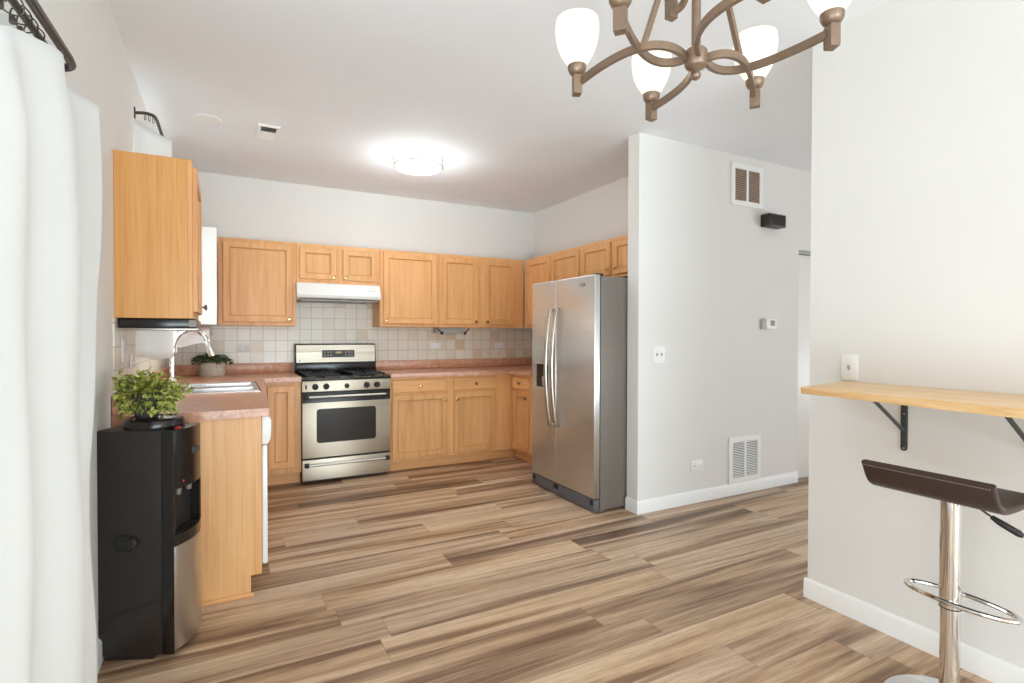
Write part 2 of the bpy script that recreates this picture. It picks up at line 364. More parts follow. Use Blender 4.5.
# kitchen window and sliding door
def window(name, x0, x1, ya, yb, za, zb, mull, fr=.05):
    m = MB(); m.box(x0, x1, ya, yb, za, za + fr); m.box(x0, x1, ya, yb, zb - fr, zb); m.box(x0, x1, ya, ya + fr, za + fr, zb - fr); m.box(x0, x1, yb - fr, yb, za + fr, zb - fr)
    for q in mull:
        if q[0] == 'v': m.box(x0, x1, q[1] - fr / 2, q[1] + fr / 2, za + fr, zb - fr)
        else: m.box(x0, x1, ya + fr, yb - fr, q[1] - fr / 2, q[1] + fr / 2)
    o = struct(name, m, 'trim'); xm = (x0 + x1) / 2
    MB().box(xm - .004, xm + .004, ya + fr, yb - fr, za + fr, zb - fr).build('window_pane', 'pane', o, smooth=0); return o
w1 = window('window_1', -.1, -.05, *KW, [('h', 1.74)])
MB().box(-.05, .035, KW[0] - .03, KW[1] + .03, KW[2] - .03, KW[2] - .001, .004).build('window_sill', 'trim', w1)
window('door_2', -.1, -.05, *SD, [('v', (SD[0] + SD[1]) / 2)], .07)
# tiled splashbacks
tb = MB(); tb.box(.009, 1.0, -.008, -.0005, 1.025, 1.371); tb.box(1.0, 1.79, -.008, -.0005, .93, 1.60); tb.box(1.79, XR - .001, -.008, -.0005, 1.025, 1.371)
struct('trim_tiles_back', tb, 'tile_back', smooth=0)
ts = MB(); ts.box(.0005, .008, -2.61, KW[0] - .035, 1.025, 1.371); ts.box(.0005, .008, KW[0] - .035, KW[1] + .035, 1.025, KW[2] - .035); ts.box(.0005, .008, KW[1] + .035, -.009, 1.025, 1.371)
struct('trim_tiles_left', ts, 'tile_side', smooth=0)
struct('trim_tiles_right', MB().box(XR - .008, XR - .0005, -1.5, -.009, 1.025, 1.371), 'tile_side', smooth=0)

# ------------------------------------------------------------------ cabinets
def door_mesh(x0, x1, z0, z1, y, t=.019, rail=.055):
    """door slab from y (back) to y-t (front) with a sunk panel"""
    m = MB(); f = y - t
    rings = [[(x0, y, z0), (x1, y, z0), (x1, y, z1), (x0, y, z1)]]
    def rr(i, yy): return [(x0 + i, yy, z0 + i), (x1 - i, yy, z0 + i), (x1 - i, yy, z1 - i), (x0 + i, yy, z1 - i)]
    rings += [rr(0, f + .005), rr(.004, f), rr(rail - .004, f), rr(rail - .001, f + .0035), rr(rail + .005, f + .0045), rr(rail + .0065, f + .013)]
    m.loft(rings); return m
def knob_mesh(x, z, y):
    return MB().lathe([(.006, 0), (.0055, .010), (.009, .013), (.0155, .017), (.0165, .021), (.0135, .026), (.005, .0275)], (x, y, z), 'Y', 16)
def cabinet(label, loc, rot, wd, dp, z0, z1, doors, drawers=(), toe=0., group=None, name='wall_cabinet', bodymat='oak', knob='knob', toe0=.001, toe1=-.001, frame_top=None):
    t = thing(name, label, 'cabinet', loc, rot, group, local=True)
    b = MB(); zb = z0 + toe
    b.box(.0005, wd - .0005, -(dp - .019), -.001, zb, z1)
    if toe: b.box(.0005, wd - .0005, -(dp - .09), -(dp - .11), z0 + .001, zb)
    body = b.build('body', bodymat, t, smooth=0)
    f = MB(); y0, y1 = -dp, -(dp - .0188)
    f.box(.0005, wd - .0005, y0, y1, zb, frame_top or z1, .0015, 1)
    f.build('face_frame', 'oak', t)
    if toe: MB().box(toe0, wd + toe1, -(dp - .075), -(dp - .0895), z0 + .002, zb - .001, .001, 1).build('toe_board', 'oakx', t)
    for (a, c, e, g, kx, kz) in doors:
        d = door_mesh(a, c, e, g, -dp - .0005).build('door', 'oak', t)
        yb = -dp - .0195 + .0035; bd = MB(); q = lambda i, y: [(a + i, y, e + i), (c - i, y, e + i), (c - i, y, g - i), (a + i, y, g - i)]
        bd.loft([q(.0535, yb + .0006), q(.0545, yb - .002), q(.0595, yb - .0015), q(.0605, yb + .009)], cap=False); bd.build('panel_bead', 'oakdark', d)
        if kx is not None: knob_mesh(kx, kz, -dp - .0195).build('knob', knob, d)
    for (a, c, e, g) in drawers:
        m = MB(); yb, yf = -dp - .0005, -dp - .0195
        q = lambda i, yy: [(a + i, yy, e + i), (c - i, yy, e + i), (c - i, yy, g - i), (a + i, yy, g - i)]
        m.loft([q(0, yb), q(0, yf + .007), q(.006, yf)])
        d = m.build('drawer_front', 'oakx', t); knob_mesh((a + c) / 2, (e + g) / 2, yf).build('knob', knob, d)
    return t
UB, UT, UD = 1.372, 2.134, .305
upg = None
def up(label, x0, x1, doors, z0=UB, **kw):
    return cabinet(label, (x0, 0, 0), 0, x1 - x0, UD, z0, UT, [(a - x0, b - x0, c, d, None if k is None else k - x0, kz) for a, b, c, d, k, kz in doors], **kw)
up('oak wall cabinet with one broad door, left of the white range hood', .389, 1.018, [(.425, .985, 1.405, 2.108, .955, 1.435)])
up('short oak wall cabinet with two small doors above the white range hood', 1.019, 1.781, [(1.045, 1.372, 1.808, 2.102, 1.345, 1.835), (1.43, 1.752, 1.808, 2.102, 1.455, 1.835)], z0=1.77)
up('oak wall cabinet with one wide door, right of the white range hood', 1.782, 2.402, [(1.816, 2.369, 1.405, 2.105, 1.845, 1.435)])
up('oak wall cabinet with two narrow doors in the far right corner', 2.403, 3.402, [(2.426, 2.834, 1.405, 2.102, 2.805, 1.435), (2.915, 3.285, 1.405, 2.102, 2.942, 1.435)])
# right wall uppers: local x runs towards the camera
def upr(label, ya, yb, doors, z0=UB, **kw):
    return cabinet(label, (XR, ya, 0), -PI / 2, ya - yb, UD, z0, UT, [(ya - a, ya - b, c, d, None if k is None else ya - k, kz) for a, b, c, d, k, kz in doors], **kw)
upr('oak wall cabinet on the right wall, partly hidden behind the fridge top', -.331, -1.409, [(-.40, -.873, 1.405, 2.105, None, 0), (-.911, -1.390, 1.405, 2.105, None, 0)])
upr('short oak wall cabinet with paired knobs directly above the fridge', -1.41, -2.40, [(-1.436, -1.862, 1.815, 2.105, -1.835, 1.868), (-1.902, -2.36, 1.815, 2.105, -1.945, 1.868)], z0=1.79)
# left wall uppers: local x runs away from the camera
cabinet('large oak wall cabinet with plain side panel, left of the sink window', (0, -2.563, 0), PI / 2, .61, .308, UB, UT, [(.035, .575, 1.405, 2.105, .545, 1.45)], bodymat='oakside', knob='darkknob')
cw = cabinet('wall cabinet in far left corner with a white side panel', (0, -.74, 0), PI / 2, .41, .365, UB, UT, [(.03, .385, 1.405, 2.105, None, 0)], bodymat='oakside')
MB().box(-.004, -.0003, -.386, -.0005, UB, UT, .0008, 1).build('side_panel', 'white', cw)
# base cabinets
BD = .645
def bs(label, x0, x1, doors, drawers=(), **kw):
    return cabinet(label, (x0, 0, 0), 0, x1 - x0, BD, 0, .890, [(a - x0, b - x0, c, d, None if k is None else k - x0, kz) for a, b, c, d, k, kz in doors], [(a - x0, b - x0, c, d) for a, b, c, d in drawers], toe=.105, name='base_cabinet', **kw)
bs('oak base cabinet with one tall door, left of the range', .60, 1.018, [(.752, .962, .16, .858, None, 0)])
bs('long oak base cabinet with two drawers over two doors, right of the range', 1.789, 3.0775, [(1.806, 2.354, .130, .728, 2.327, .662), (2.420, 2.884, .130, .728, 2.448, .662)], [(1.806, 2.354, .748, .868), (2.420, 2.884, .748, .868)], toe1=.074)
cabinet('narrow oak base cabinet with one drawer, beside the fridge', (XR - .001, -.648, 0), -PI / 2, .43, .628, 0, .890, [(.03, .365, .130, .728, .338, .665)], [(.03, .365, .748, .868)], toe=.105, name='base_cabinet', knob='darkknob', toe0=-.076)
cabinet('oak sink base cabinet with two doors between the dishwasher and the corner', (0, -1.995, 0), PI / 2, 1.28, .64, 0, .70, [(.06, .62, .13, .728, .58, .665), (.66, 1.2, .13, .728, .70, .665)], [(.06, .62, .748, .868), (.66, 1.2, .748, .868)], toe=.105, name='base_cabinet', frame_top=.890)
# end panel of the left run
ep = thing('end_panel', 'tall oak end panel with toe notch, right of the water dispenser', 'cabinet panel', (.31, -2.63, 0))
MB().prism([(.002, .001), (.553, .001), (.553, .105), (.602, .105), (.602, .890), (.002, .890)], 'Y', -2.640, -2.622).build('panel', 'maple', ep, smooth=0)
MB().box(.585, .604, -2.6215, -2.604, .108, .889, .001, 1).build('front_stile', 'oak', ep)
MB().box(.30, .566, -2.650, -2.6405, .001, .022, .003).build('shoe_moulding', 'oakx', ep)
# dishwasher, seen edge-on
dw = thing('dishwasher', 'white dishwasher seen edge-on behind the oak end panel', 'dishwasher', (.31, -2.30, 0))
MB().box(.03, .60, -2.600, -2.000, .108, .888).build('tub', 'white', dw)
MB().box(.05, .535, -2.58, -2.02, 0, .1075).build('base', 'matte', dw)
MB().box(.607, .632, -2.598, -2.002, .135, .735, .005).build('door', 'white', dw)
MB().prism([(.607, .742), (.634, .742), (.646, .765), (.650, .80), (.650, .862), (.640, .880), (.607, .884)], 'Y', -2.598, -2.002, .002).build('control_panel', 'white', dw)
MB().box(.536, .55, -2.598, -2.002, .002, .107).build('toe_board', 'oaky', dw)

# ------------------------------------------------------------------ countertops
def counter_poly(m, poly, z0=.8915, z1=.93): m.prism(poly, 'Z', z0, z1, .006)
CT = thing('countertop', 'rose laminate countertop with the sink, turning the left corner', 'countertop', (.3, -1.3, .8915))
# left slab is built around the sink cut-out
SX0, SX1, SY0, SY1 = .125, .648, -1.76, -1.0
fx = lambda y: .636 + (.726 - .636) * (y + 2.66) / (2.66 - .68)
m = MB()
poly = [(.002, -2.66), (fx(-2.66), -2.66), (fx(SY0), SY0), (.002, SY0)]; m.prism(poly, 'Z', .8915, .93)
m.prism([(.002, SY0), (SX0 + .012, SY0), (SX0 + .012, SY1), (.002, SY1)], 'Z', .8915, .93)
m.prism([(SX1 - .012, SY0), (fx(SY0), SY0), (fx(SY1), SY1), (SX1 - .012, SY1)], 'Z', .8915, .93)
m.prism([(.002, SY1), (fx(SY1), SY1), (.726, -.68), (1.016, -.68), (1.016, -.002), (.002, -.002)], 'Z', .8915, .93)
bmesh.ops.remove_doubles(m.bm, verts=m.bm.verts, dist=1e-5)
m.build('slab', 'lam', CT, smooth=0)
m = MB(); m.box(.03, 1.016, -.022, -.002, .9305, 1.024, .004); m.build('backsplash', 'lam', CT)
m = MB(); m.box(.002, .022, -2.66, -.024, .9305, 1.024, .004); m.build('backsplash', 'lam', CT)
CR = thing('countertop', 'rose laminate countertop between the range and the fridge', 'countertop', (2.6, -.4, .8915))
m = MB(); m.prism([(1.790, -.002), (1.790, -.68), (3.045, -.68), (3.045, -1.085), (XR - .002, -1.085), (XR - .002, -.002)], 'Z', .8915, .93, .006); m.build('slab', 'lam', CR)
m = MB(); m.box(1.79, XR - .024, -.022, -.002, .9305, 1.024, .004); m.build('backsplash', 'lam', CR)
m = MB(); m.box(XR - .022, XR - .002, -1.085, -.002, .9305, 1.024, .004); m.build('backsplash', 'lam', CR)

# ------------------------------------------------------------------ sink and faucet
sk = thing('kitchen_sink', 'stainless double bowl sink set into the rose countertop', 'sink', ((SX0 + SX1) / 2, (SY0 + SY1) / 2, .93))
m = MB(); zt = .9345
xs = [SX0, SX0 + .085, SX1 - .03, SX1]; ym = (SY0 + SY1) / 2; ys = [SY0, SY0 + .03, ym - .02, ym + .02, SY1 - .03, SY1]
V = [[m.bm.verts.new((x, y, zt)) for y in ys] for x in xs]
for i in range(3):
    for j in range(5):
        if i == 1 and j in (1, 3): continue
        m.bm.faces.new((V[i][j], V[i + 1][j], V[i + 1][j + 1], V[i][j + 1]))
m.box(SX0, SX1, SY0, SY0 + .006, .9305, zt); m.box(SX0, SX1, SY1 - .006, SY1, .9305, zt); m.box(SX0, SX0 + .006, SY0, SY1, .9305, zt); m.box(SX1 - .006, SX1, SY0, SY1, .9305, zt)
m.build('rim', 'sink', sk, smooth=0)
for (ya, yb) in ((ys[1], ys[2]), (ys[3], ys[4])):
    m = MB(); r = lambda i, z: [(xs[1] + i, ya + i, z), (xs[2] - i, ya + i, z), (xs[2] - i, yb - i, z), (xs[1] + i, yb - i, z)]
    m.loft([r(0, zt), r(.004, zt - .006), r(.012, .80), r(.03, .765)], cap=False)
    bt = r(.03, .765); m.bm.faces.new([m.bm.verts.new(p) for p in bt]); bmesh.ops.remove_doubles(m.bm, verts=m.bm.verts, dist=1e-5)
    bo = m.build('bowl', 'sink', sk, smooth=0)
    MB().lathe([(.04, .7655), (.042, .768), (.03, .769), (.02, .766)], ((xs[1] + xs[2]) / 2, (ya + yb) / 2, 0), 'Z', 20).build('drain', 'chrome', bo)
FX, FY = .127, -1.30
fc = thing('faucet', 'tall chrome gooseneck faucet behind the double bowl sink', 'faucet', (FX, FY, .935))
MB().lathe([(.03, .9352), (.03, .945), (.022, .953), (.020, 1.0), (.016, 1.01)], (FX, FY, 0), 'Z', 20).build('base', 'chrome', fc)
pts = smooth_path([(FX, FY, 1.005), (FX + .001, FY, 1.10), (FX + .006, FY, 1.21), (FX + .028, FY, 1.275), (FX + .075, FY, 1.317), (FX + .13, FY, 1.324), (FX + .178, FY, 1.297), (FX + .205, FY, 1.25)], 6)
MB().tube(pts, .0155, 16, up=(0, 1, 0)).build('neck', 'chrome', fc)
dr = Vector((.32, 0, -.95)).normalized(); hd = MB()
hd.lathe([(.016, -.004), (.0195, .004), (.0205, .05), (.025, .095), (.0245, .108), (.018, .112)], pts[-1], dr, 20); hd.build('spray_head', 'chrome', fc)
hl = MB(); hl.cyl((FX + .012, FY - .018, .975), (FX + .022, FY - .05, .985), .013, .012, 16); hl.tube([(FX + .022, FY - .048, .985), (FX + .03, FY - .08, .97), (FX + .045, FY - .12, .955)], [.010, .011, .009], 10); hl.build('lever', 'chrome', fc)

# ------------------------------------------------------------------ gas range
RX0, RX1 = 1.019, 1.785; RF = -.685
rg = thing('gas_range', 'stainless gas range with black cooktop and oven window', 'stove', ((RX0 + RX1) / 2, -.34, 0))
m = MB(); m.box(RX0, RX1, -.655, -.03, .04, .895); m.box(RX0 + .02, RX1 - .02, -.60, -.06, .0, .04); m.build('body', 'matte', rg, smooth=0)
m = MB(); m.box(RX0 - .001, RX1 + .001, -.675, -.03, .896, .912, .004); m.build('cooktop', 'black', rg)
m = MB(); m.prism([(-.655, .798), (RF - .012, .800), (RF - .002, .892), (-.655, .894)], 'X', RX0 + .001, RX1 - .001, .003); cpn = m.build('control_panel', 'steelx', rg)
for kx in (1.126, 1.217, 1.392, 1.567, 1.660):
    r = .024 if kx != 1.392 else .019
    k = MB().lathe([(r * 1.12, -.004), (r * 1.12, .006), (r, .008), (r * .92, .026), (r * .7, .029)], (kx, RF - .007, .842), 'Y', 20)
    k.box(kx - .0035, kx + .0035, RF - .040, RF - .03, .842 - r * .85, .842 + r * .85, .001); k.build('knob', 'matte', cpn)
MB().box(1.045, 1.058, RF - .011, RF - .005, .822, .86, .002).build('ignition_switch', 'matte', cpn)
dm = MB(); dm.box(RX0 + .002, RX1 - .002, RF, -.657, .222, .795, .004); od = dm.build('oven_door', 'black', rg)
MB().box(RX0 + .003, RX1 - .003, RF - .004, RF - .0003, .226, .703, .0015).build('door_skin', 'steelx', od)
def rrect(x0, x1, z0, z1, r, n=5):
    out = []
    for cx, cz, a0 in ((x1 - r, z1 - r, 0), (x0 + r, z1 - r, PI / 2), (x0 + r, z0 + r, PI), (x1 - r, z0 + r, 1.5 * PI)):
        out += [(cx + r * math.cos(a0 + k * PI / 2 / n), cz + r * math.sin(a0 + k * PI / 2 / n)) for k in range(n + 1)]
    return out
MB().prism(rrect(1.137, 1.650, .352, .648, .025), 'Y', RF - .0062, RF - .0042).build('oven_window', 'glass', od)
def bar_handle(par, z, y, name, post=.018):
    h = MB(); h.tube([(RX0 + .05, y - .035, z), (RX1 - .05, y - .035, z)], .011, 12); o = h.build(name, 'nickel', par)
    for x in (RX0 + .035, RX1 - .035): MB().box(x - post, x + post, y - .05, y - .0005, z - .016, z + .016, .004).build('handle_mount', 'matte', o)
bar_handle(od, .756, RF, 'handle')
dm = MB(); dm.box(RX0 + .002, RX1 - .002, RF, -.657, .03, .210, .004); dr_ = dm.build('storage_drawer', 'steelx', rg)
bar_handle(dr_, .168, RF, 'handle')
# backguard
m = MB(); m.prism([(-.03, .9125), (-.125, .9125), (-.125, 1.01), (-.117, 1.022), (-.100, 1.200), (-.05, 1.207), (-.03, 1.20)], 'X', RX0 + .006, RX1 + .004, .006); bg = m.build('backguard', 'black', rg)
sk_ = MB(); y_at = lambda z: -.117 + (z - 1.022) / .178 * .017
sk_.loft([[(RX0 + .018, y_at(1.026) - o, 1.026), (RX1 - .004, y_at(1.026) - o, 1.026), (RX1 - .004, y_at(1.192) - o, 1.192), (RX0 + .018, y_at(1.192) - o, 1.192)] for o in (.0008, .004)])
skn = sk_.build('backguard_skin', 'steelx', bg)
dsp = MB(); z0, z1 = 1.072, 1.142
dsp.loft([[(1.27, y_at(z0) - o, z0), (1.577, y_at(z0) - o, z0), (1.577, y_at(z1) - o, z1), (1.27, y_at(z1) - o, z1)] for o in (.0043, .007)])
ds = dsp.build('display_panel', 'display', bg)
for kx in (1.295, 1.325, 1.352, 1.495, 1.525, 1.552):
    for kz in (1.093, 1.121): MB().lathe([(.009, 0), (.009, .0015)], (kx, y_at(kz) - .0072, kz), 'Y', 12).build('button', 'grey', ds)
MB().box(1.395, 1.455, y_at(1.12) - .0088, y_at(1.12) - .0070, 1.110, 1.128).build('clock_digits', 'digit', ds)
MB().lathe([(.008, 0), (.008, .0015)], (1.066, y_at(1.045) - .0042, 1.045), 'Y', 14).build('emblem', 'grey', skn)
# burners and grates
for bx in (1.20, 1.60):
    for by in (-.50, -.22):
        MB().lathe([(.045, .9125), (.045, .922), (.034, .926), (.034, .932), (.02, .934)], (bx, by, 0), 'Z', 20).build('burner', 'iron', rg)
for gx0, gx1 in ((1.06, 1.345), (1.46, 1.745)):
    m = MB(); zt = .945; t = .006
    for y in (-.63, -.36, -.09): m.box(gx0, gx1, y - t, y + t, zt - .012, zt, .002)
    for x in (gx0 + t, gx1 - t): m.box(x - t, x + t, -.63, -.09, zt - .0125, zt - .0005, .002)
    for y in (-.495, -.225): m.box(gx0, gx0 + .10, y - t, y + t, zt - .01, zt + .004, .002); m.box(gx1 - .10, gx1, y - t, y + t, zt - .01, zt + .004, .002)
    xm = (gx0 + gx1) / 2
    for a, b in ((-.63, -.55), (-.44, -.28), (-.17, -.09)): m.box(xm - t, xm + t, a, b, zt - .01, zt + .004, .002)
    for x in (gx0 + t, gx1 - t):
        for y in (-.62, -.10): m.box(x - t, x + t, y - t, y + t, .9125, zt - .01)
    m.build('grate', 'iron', rg)
# hood
hd = thing('range_hood', 'white range hood under the short oak cabinet', 'range hood', (1.40, -.25, 1.62))
m = MB(); m.prism([(-.0085, 1.622), (-.28, 1.618), (-.425, 1.628), (-.435, 1.66), (-.385, 1.762), (-.37, 1.7685), (-.0085, 1.7685)], 'X', 1.012, 1.764, .004); m.build('shell', 'white', hd)
MB().box(1.05, 1.73, -.40, -.05, 1.604, 1.6175, .004).build('filter_tray', 'dimplastic', hd)
m = MB()
for x in (1.64, 1.665, 1.69): m.box(x, x + .012, -.4165, -.4, 1.705, 1.711)
m.build('switches', 'dimplastic', hd)

# ------------------------------------------------------------------ fridge (faces the left wall)
FF, FB = 2.787, 2.842; FY0, FY1 = -2.452, -1.552; FT = 1.735; FSM = -1.937
fr = thing('refrigerator', 'stainless side-by-side refrigerator with ice dispenser', 'refrigerator', (3.2, -2.0, 0))
m = MB(); m.box(FB, XR - .03, FY0, FY1, .022, FT - .012, .004); m.box(FB + .02, FB + .06, FY0 + .03, FY0 + .09, 0, .0225); m.box(FB + .02, FB + .06, FY1 - .09, FY1 - .03, 0, .0225); m.box(XR - .12, XR - .06, FY0 + .03, FY1 - .03, 0, .0225)
m.build('body', 'grey', fr)
def fdoor(ya, yb, name, cut=None):
    m = MB()
    if cut is None: m.box(FF, FB - .004, ya, yb, .105, FT, .008, 3)
    else:
        c0, c1, z0, z1 = cut
        m.box(FF, FB - .004, ya, yb, z1, FT, .006); m.box(FF, FB - .004, ya, yb, .105, z0, .006)
        m.box(FF, FB - .004, ya, c0, z0 - .004, z1 + .004, .003); m.box(FF, FB - .004, c1, yb, z0 - .004, z1 + .004, .003)
        m.box(FB - .018, FB - .004, c0 - .01, c1 + .01, z0 - .004, z1 + .004)
    return m.build(name, 'steel', fr)
rd = fdoor(FY0 + .002, FSM - .0035, 'fridge_door')
m = MB(); m.box(FF, FB - .004, FSM + .0035, FY1 - .002, .105, FT, .008, 3); ld = m.build('freezer_door', 'steel', fr)
m = MB(); q = [(FF - .005, -1.835), (FF - .005, -1.628)]
m.box(FF - .006, FF - .0004, -1.838, -1.625, 1.052, 1.182, .003); dsp = m.build('dispenser_panel', 'dimplastic', ld)
m = MB(); m.box(FF - .005, FF - .0004, -1.838, -1.826, .846, 1.051); m.box(FF - .005, FF - .0004, -1.637, -1.625, .846, 1.051); m.box(FF - .005, FF - .0004, -1.826, -1.637, .846, .860); m.build('dispenser_frame', 'dimplastic', ld)
m = MB(); m.box(FF - .0022, FF - .0004, -1.8255, -1.6375, .8605, 1.0515); rc = m.build('dispenser_recess', 'black', ld)
m = MB(); m.prism([(FF - .005, .87), (FF - .0024, .87), (FF - .0024, .95), (FF - .012, .945)], 'Y', -1.79, -1.74); m.build('dispenser_paddle', 'dimplastic', ld)
MB().box(FB - .003, FB + .0, FSM - .02, FSM + .02, .11, FT - .02).build('seal', 'dark', fr, smooth=0)
for y, par in ((FSM - .045, rd), (FSM + .045, ld)):
    zz = [.57 + k * (1.50 - .57) / 16 for k in range(17)]
    path = [(FF - .0015, y, .57)] + [(FF - .018 - .055 * math.sin(PI * (k + .8) / 17.6) ** .8, y, z) for k, z in enumerate(zz)] + [(FF - .0015, y, 1.50)]
    MB().tube(path, 0, sect=[(.019 * math.cos(a), .013 * math.sin(a)) for a in [i * PI / 6 for i in range(12)]], up=(1, 0, .001)).build('handle', 'nickel', par)
m = MB(); m.box(FB - .05, FB - .002, FY0 + .01, FY1 - .01, .012, .098, .004); gl = m.build('toe_grille', 'darkgrey', fr)
for y in (FY0 + .02, FSM - .035, FSM + .005, FY1 - .06): MB().box(FB - .056, FB - .0505, y, y + .03, .06, .094).build('grille_clip', 'matte', gl)
MB().box(FB - .04, FB + .03, FY0 + .012, FY0 + .05, FT - .011, FT + .008, .003).build('hinge_cover', 'matte', fr)
# swoosh emblem
m = MB(); c = Vector((FF - .0012, -2.30, 1.668))
m.tube([(c.x, c.y + .030 * math.cos(a), c.z + .012 * math.sin(a)) for a in [.3 + k * .28 for k in range(18)]], [.0008 + .0022 * k / 17 for k in range(18)], 6)
m.tube([(c.x, c.y + .040 - k * .008, c.z + .002 + (.004 if k % 2 else -.004)) for k in range(11)], .0012, 6)
m.build('emblem', 'bracket', rd)

# ------------------------------------------------------------------ water dispenser (turned a little)
wd = thing('water_dispenser', 'black and silver bottle water dispenser left of the oak end panel', 'water dispenser', (.138, -2.982, 0), math.radians(-24), local=True)
# local: +x is the front, y across; corner offsets keep it clear of the wall
HX0, HX1, HY0, HY1 = -.135, .15, -.115, .105; HT = .915
wd.location = (.166, -2.900, 0)
def bow(y, b=.022): return HX1 + b * (1 - (y / .115) ** 2)
YS = [HY0 + (HY1 - HY0) * k / 12 for k in range(13)]
fy0, fy1 = -.108, .104
YI = [fy0 + (fy1 - fy0) * k / 12 for k in range(13)]
m = MB(); m.box(HX0, HX1 - .04, HY0, HY1, .02, HT, .006); m.box(HX0 + .02, HX1 - .08, HY0 + .01, HY1 - .01, 0, .02); m.build('cabinet', 'coolerside', wd)
def front(name, z0, z1, mat, ins=0., x_in=HX1 - .0395, y0=fy0, y1=fy1):
    m = MB(); ysl = [y0 + (y1 - y0) * k / 12 for k in range(13)]
    poly = [(x_in, y0)] + [(bow(y) - ins, y) for y in ysl] + [(x_in, y1)]
    m.prism(poly, 'Z', z0, z1, .003); return m.build(name, mat, wd)
m = MB(); m.box(HX1 - .0395, HX1 + .006, HY0, HY0 + .0065, .02, HT - .002, .003); m.build('corner_post', 'black', wd)
front('lower_door', .03, .445, 'steelz'); front('tray_rim', .447, .49, 'black')
front('upper_fascia', .675, HT - .003, 'black')
MB().box(HX1 - .0395, HX1 - .035, fy0, fy1, .491, .674).build('recess_back', 'matte', wd)
m = MB(); m.box(HX1 - .0345, HX1 + .004, fy0, fy0 + .012, .491, .674); m.build('recess_cheek', 'black', wd)
MB().box(HX1 - .0345, HX1 + .004, fy1 - .012, fy1, .491, .674).build('recess_cheek', 'black', wd)
for y in (-.04, .04): MB().cyl((HX1 - .015, y, .64), (HX1 - .015, y, .674), .011, .014, 12).build('tap', 'grey', wd)
m = MB()
for k in range(7): m.box(HX1 - .033, HX1 + .008, -.08 + k * .026, -.07 + k * .026, .4905, .4935)
m.build('drip_grid', 'matte', wd)
m = MB(); m.box(bow(.02) - .004, bow(.02) + .004, -.005, .055, .80, .825, .002); m.build('badge', 'bracket', wd)
MB().lathe([(.006, 0), (.006, .003)], (bow(-.06) - .001, -.06, .70), 'X', 10).build('red_light', 'redled', wd)
m = MB()
m.box(HX1 - .012, HX1 + .004, -.07, -.045, HT - .0025, HT + .006, .002); m.build('red_tap_button', 'redled', wd)
rg2 = MB().lathe([(.108, HT + .0005), (.111, HT + .014), (.104, HT + .032), (.09, HT + .038), (.086, HT + .036), (.084, HT + .0345), (.03, HT + .0345)], (.025, -.005, 0), 'Z', 36).build('bottle_collar', 'black', wd)
m = MB(); m.box(-.06, .0, HY0 - .006, HY0 - .0005, .44, .50, .006); m.lathe([(.022, 0), (.02, .012), (.014, .016)], (.005, HY0 - .006, .475), (0, -1, 0), 16); m.build('side_latch', 'matte', wd)
m = MB(); m.prism([(HX0 + .005, .11), (HX1 - .045, .19), (HX1 - .045, .245), (HX0 + .005, .165)], 'Y', HY0 - .003, HY0 - .0004); m.build('side_rib', 'coolerside', wd)

# ------------------------------------------------------------------ plants
def leaf(m, base, d, ln, wdt, nrm_tilt):
    d = d.normalized(); s = d.cross(Vector((0, 0, 1)));
    if s.length < .05: s = Vector((1, 0, 0))
    s.normalize(); n = s.cross(d); s = (s * math.cos(nrm_tilt) + n * math.sin(nrm_tilt)); n = s.cross(d)
    P = []
    for t, wv, dz in ((0, .08, 0), (.25, .8, .05), (.55, 1, .06), (.8, .62, 0), (1, .04, -.12)):
        c = base + d * ln * t + n * ln * dz
        P.append([c - s * wdt * wv + n * wdt * .25 * wv, c, c + s * wdt * wv + n * wdt * .25 * wv])
    V = [[m.bm.verts.new(p) for p in r] for r in P]
    for a, b in zip(V, V[1:]):
        for i in range(2): m.bm.faces.new((a[i], a[i + 1], b[i + 1], b[i]))
def rv(a): return random.uniform(-a, a)
PB = Vector((.157, -2.896, .9500))
pl = thing('potted_plant', 'bushy yellow-green plant in grey pot on the black water dispenser', 'plant', PB)
m = MB().lathe([(.038, 0), (.042, .006), (.053, .105), (.051, .108), (.047, .10)], PB, 'Z', 28); m.build('pot', 'darkpot', pl)
MB().lathe([(.0465, .096), (.02, .102)], PB, 'Z', 20).build('soil', 'soil', pl)
f = MB(); st = MB()
PC = PB + Vector((-.005, 0, .095))
for k in range(1000):
    d = Vector((random.gauss(0, 1), random.gauss(0, 1), random.gauss(0, 1))).normalized(); r = random.uniform(.5, 1.03)
    p = PC + Vector((d.x * .160, d.y * .160, d.z * (.100 if d.z > 0 else .10))) * r * (.86 + .2 * math.sin(2.6 * math.atan2(d.y, d.x) + 4 * d.z))
    rad = math.hypot(p.x - PB.x, p.y - PB.y)
    if p.z < PB.z + .014 or p.x < .045: continue
    if rad < .064 and p.z < PB.z + .115: continue
    toward = (p - PC).normalized().dot((CAM - PC).normalized())
    if toward > .90 and PB.z + .035 < p.z < PB.z + .105 and random.random() < .85: continue     # the grey pot shows through a gap in the leaves
    dd = d + Vector((rv(.9), rv(.9), rv(.8) - .25))
    if p.x < .08: dd.x = abs(dd.x)
    leaf(f, p, dd, random.uniform(.018, .030), random.uniform(.006, .0098), rv(1.2))
for v in f.bm.verts: v.co.z = max(v.co.z, PB.z + .006)
for k in range(60):
    a = random.uniform(0, 2 * PI); R = random.uniform(.06, .14); zz = random.uniform(.05, .18)
    e = PB + Vector((max(-PB.x + .045, math.cos(a) * R), math.sin(a) * R, zz)); b = PB + Vector((math.cos(a) * .03, math.sin(a) * .03, .100))
    st.tube(smooth_path([b, (b + e) / 2 + Vector((0, 0, .03)), e], 4), .0014, 5)
st.build('stems', 'stem', pl); f.build('foliage', 'leaf', pl, solid=.0006)
PB2 = Vector((.34, -.165, .9306))
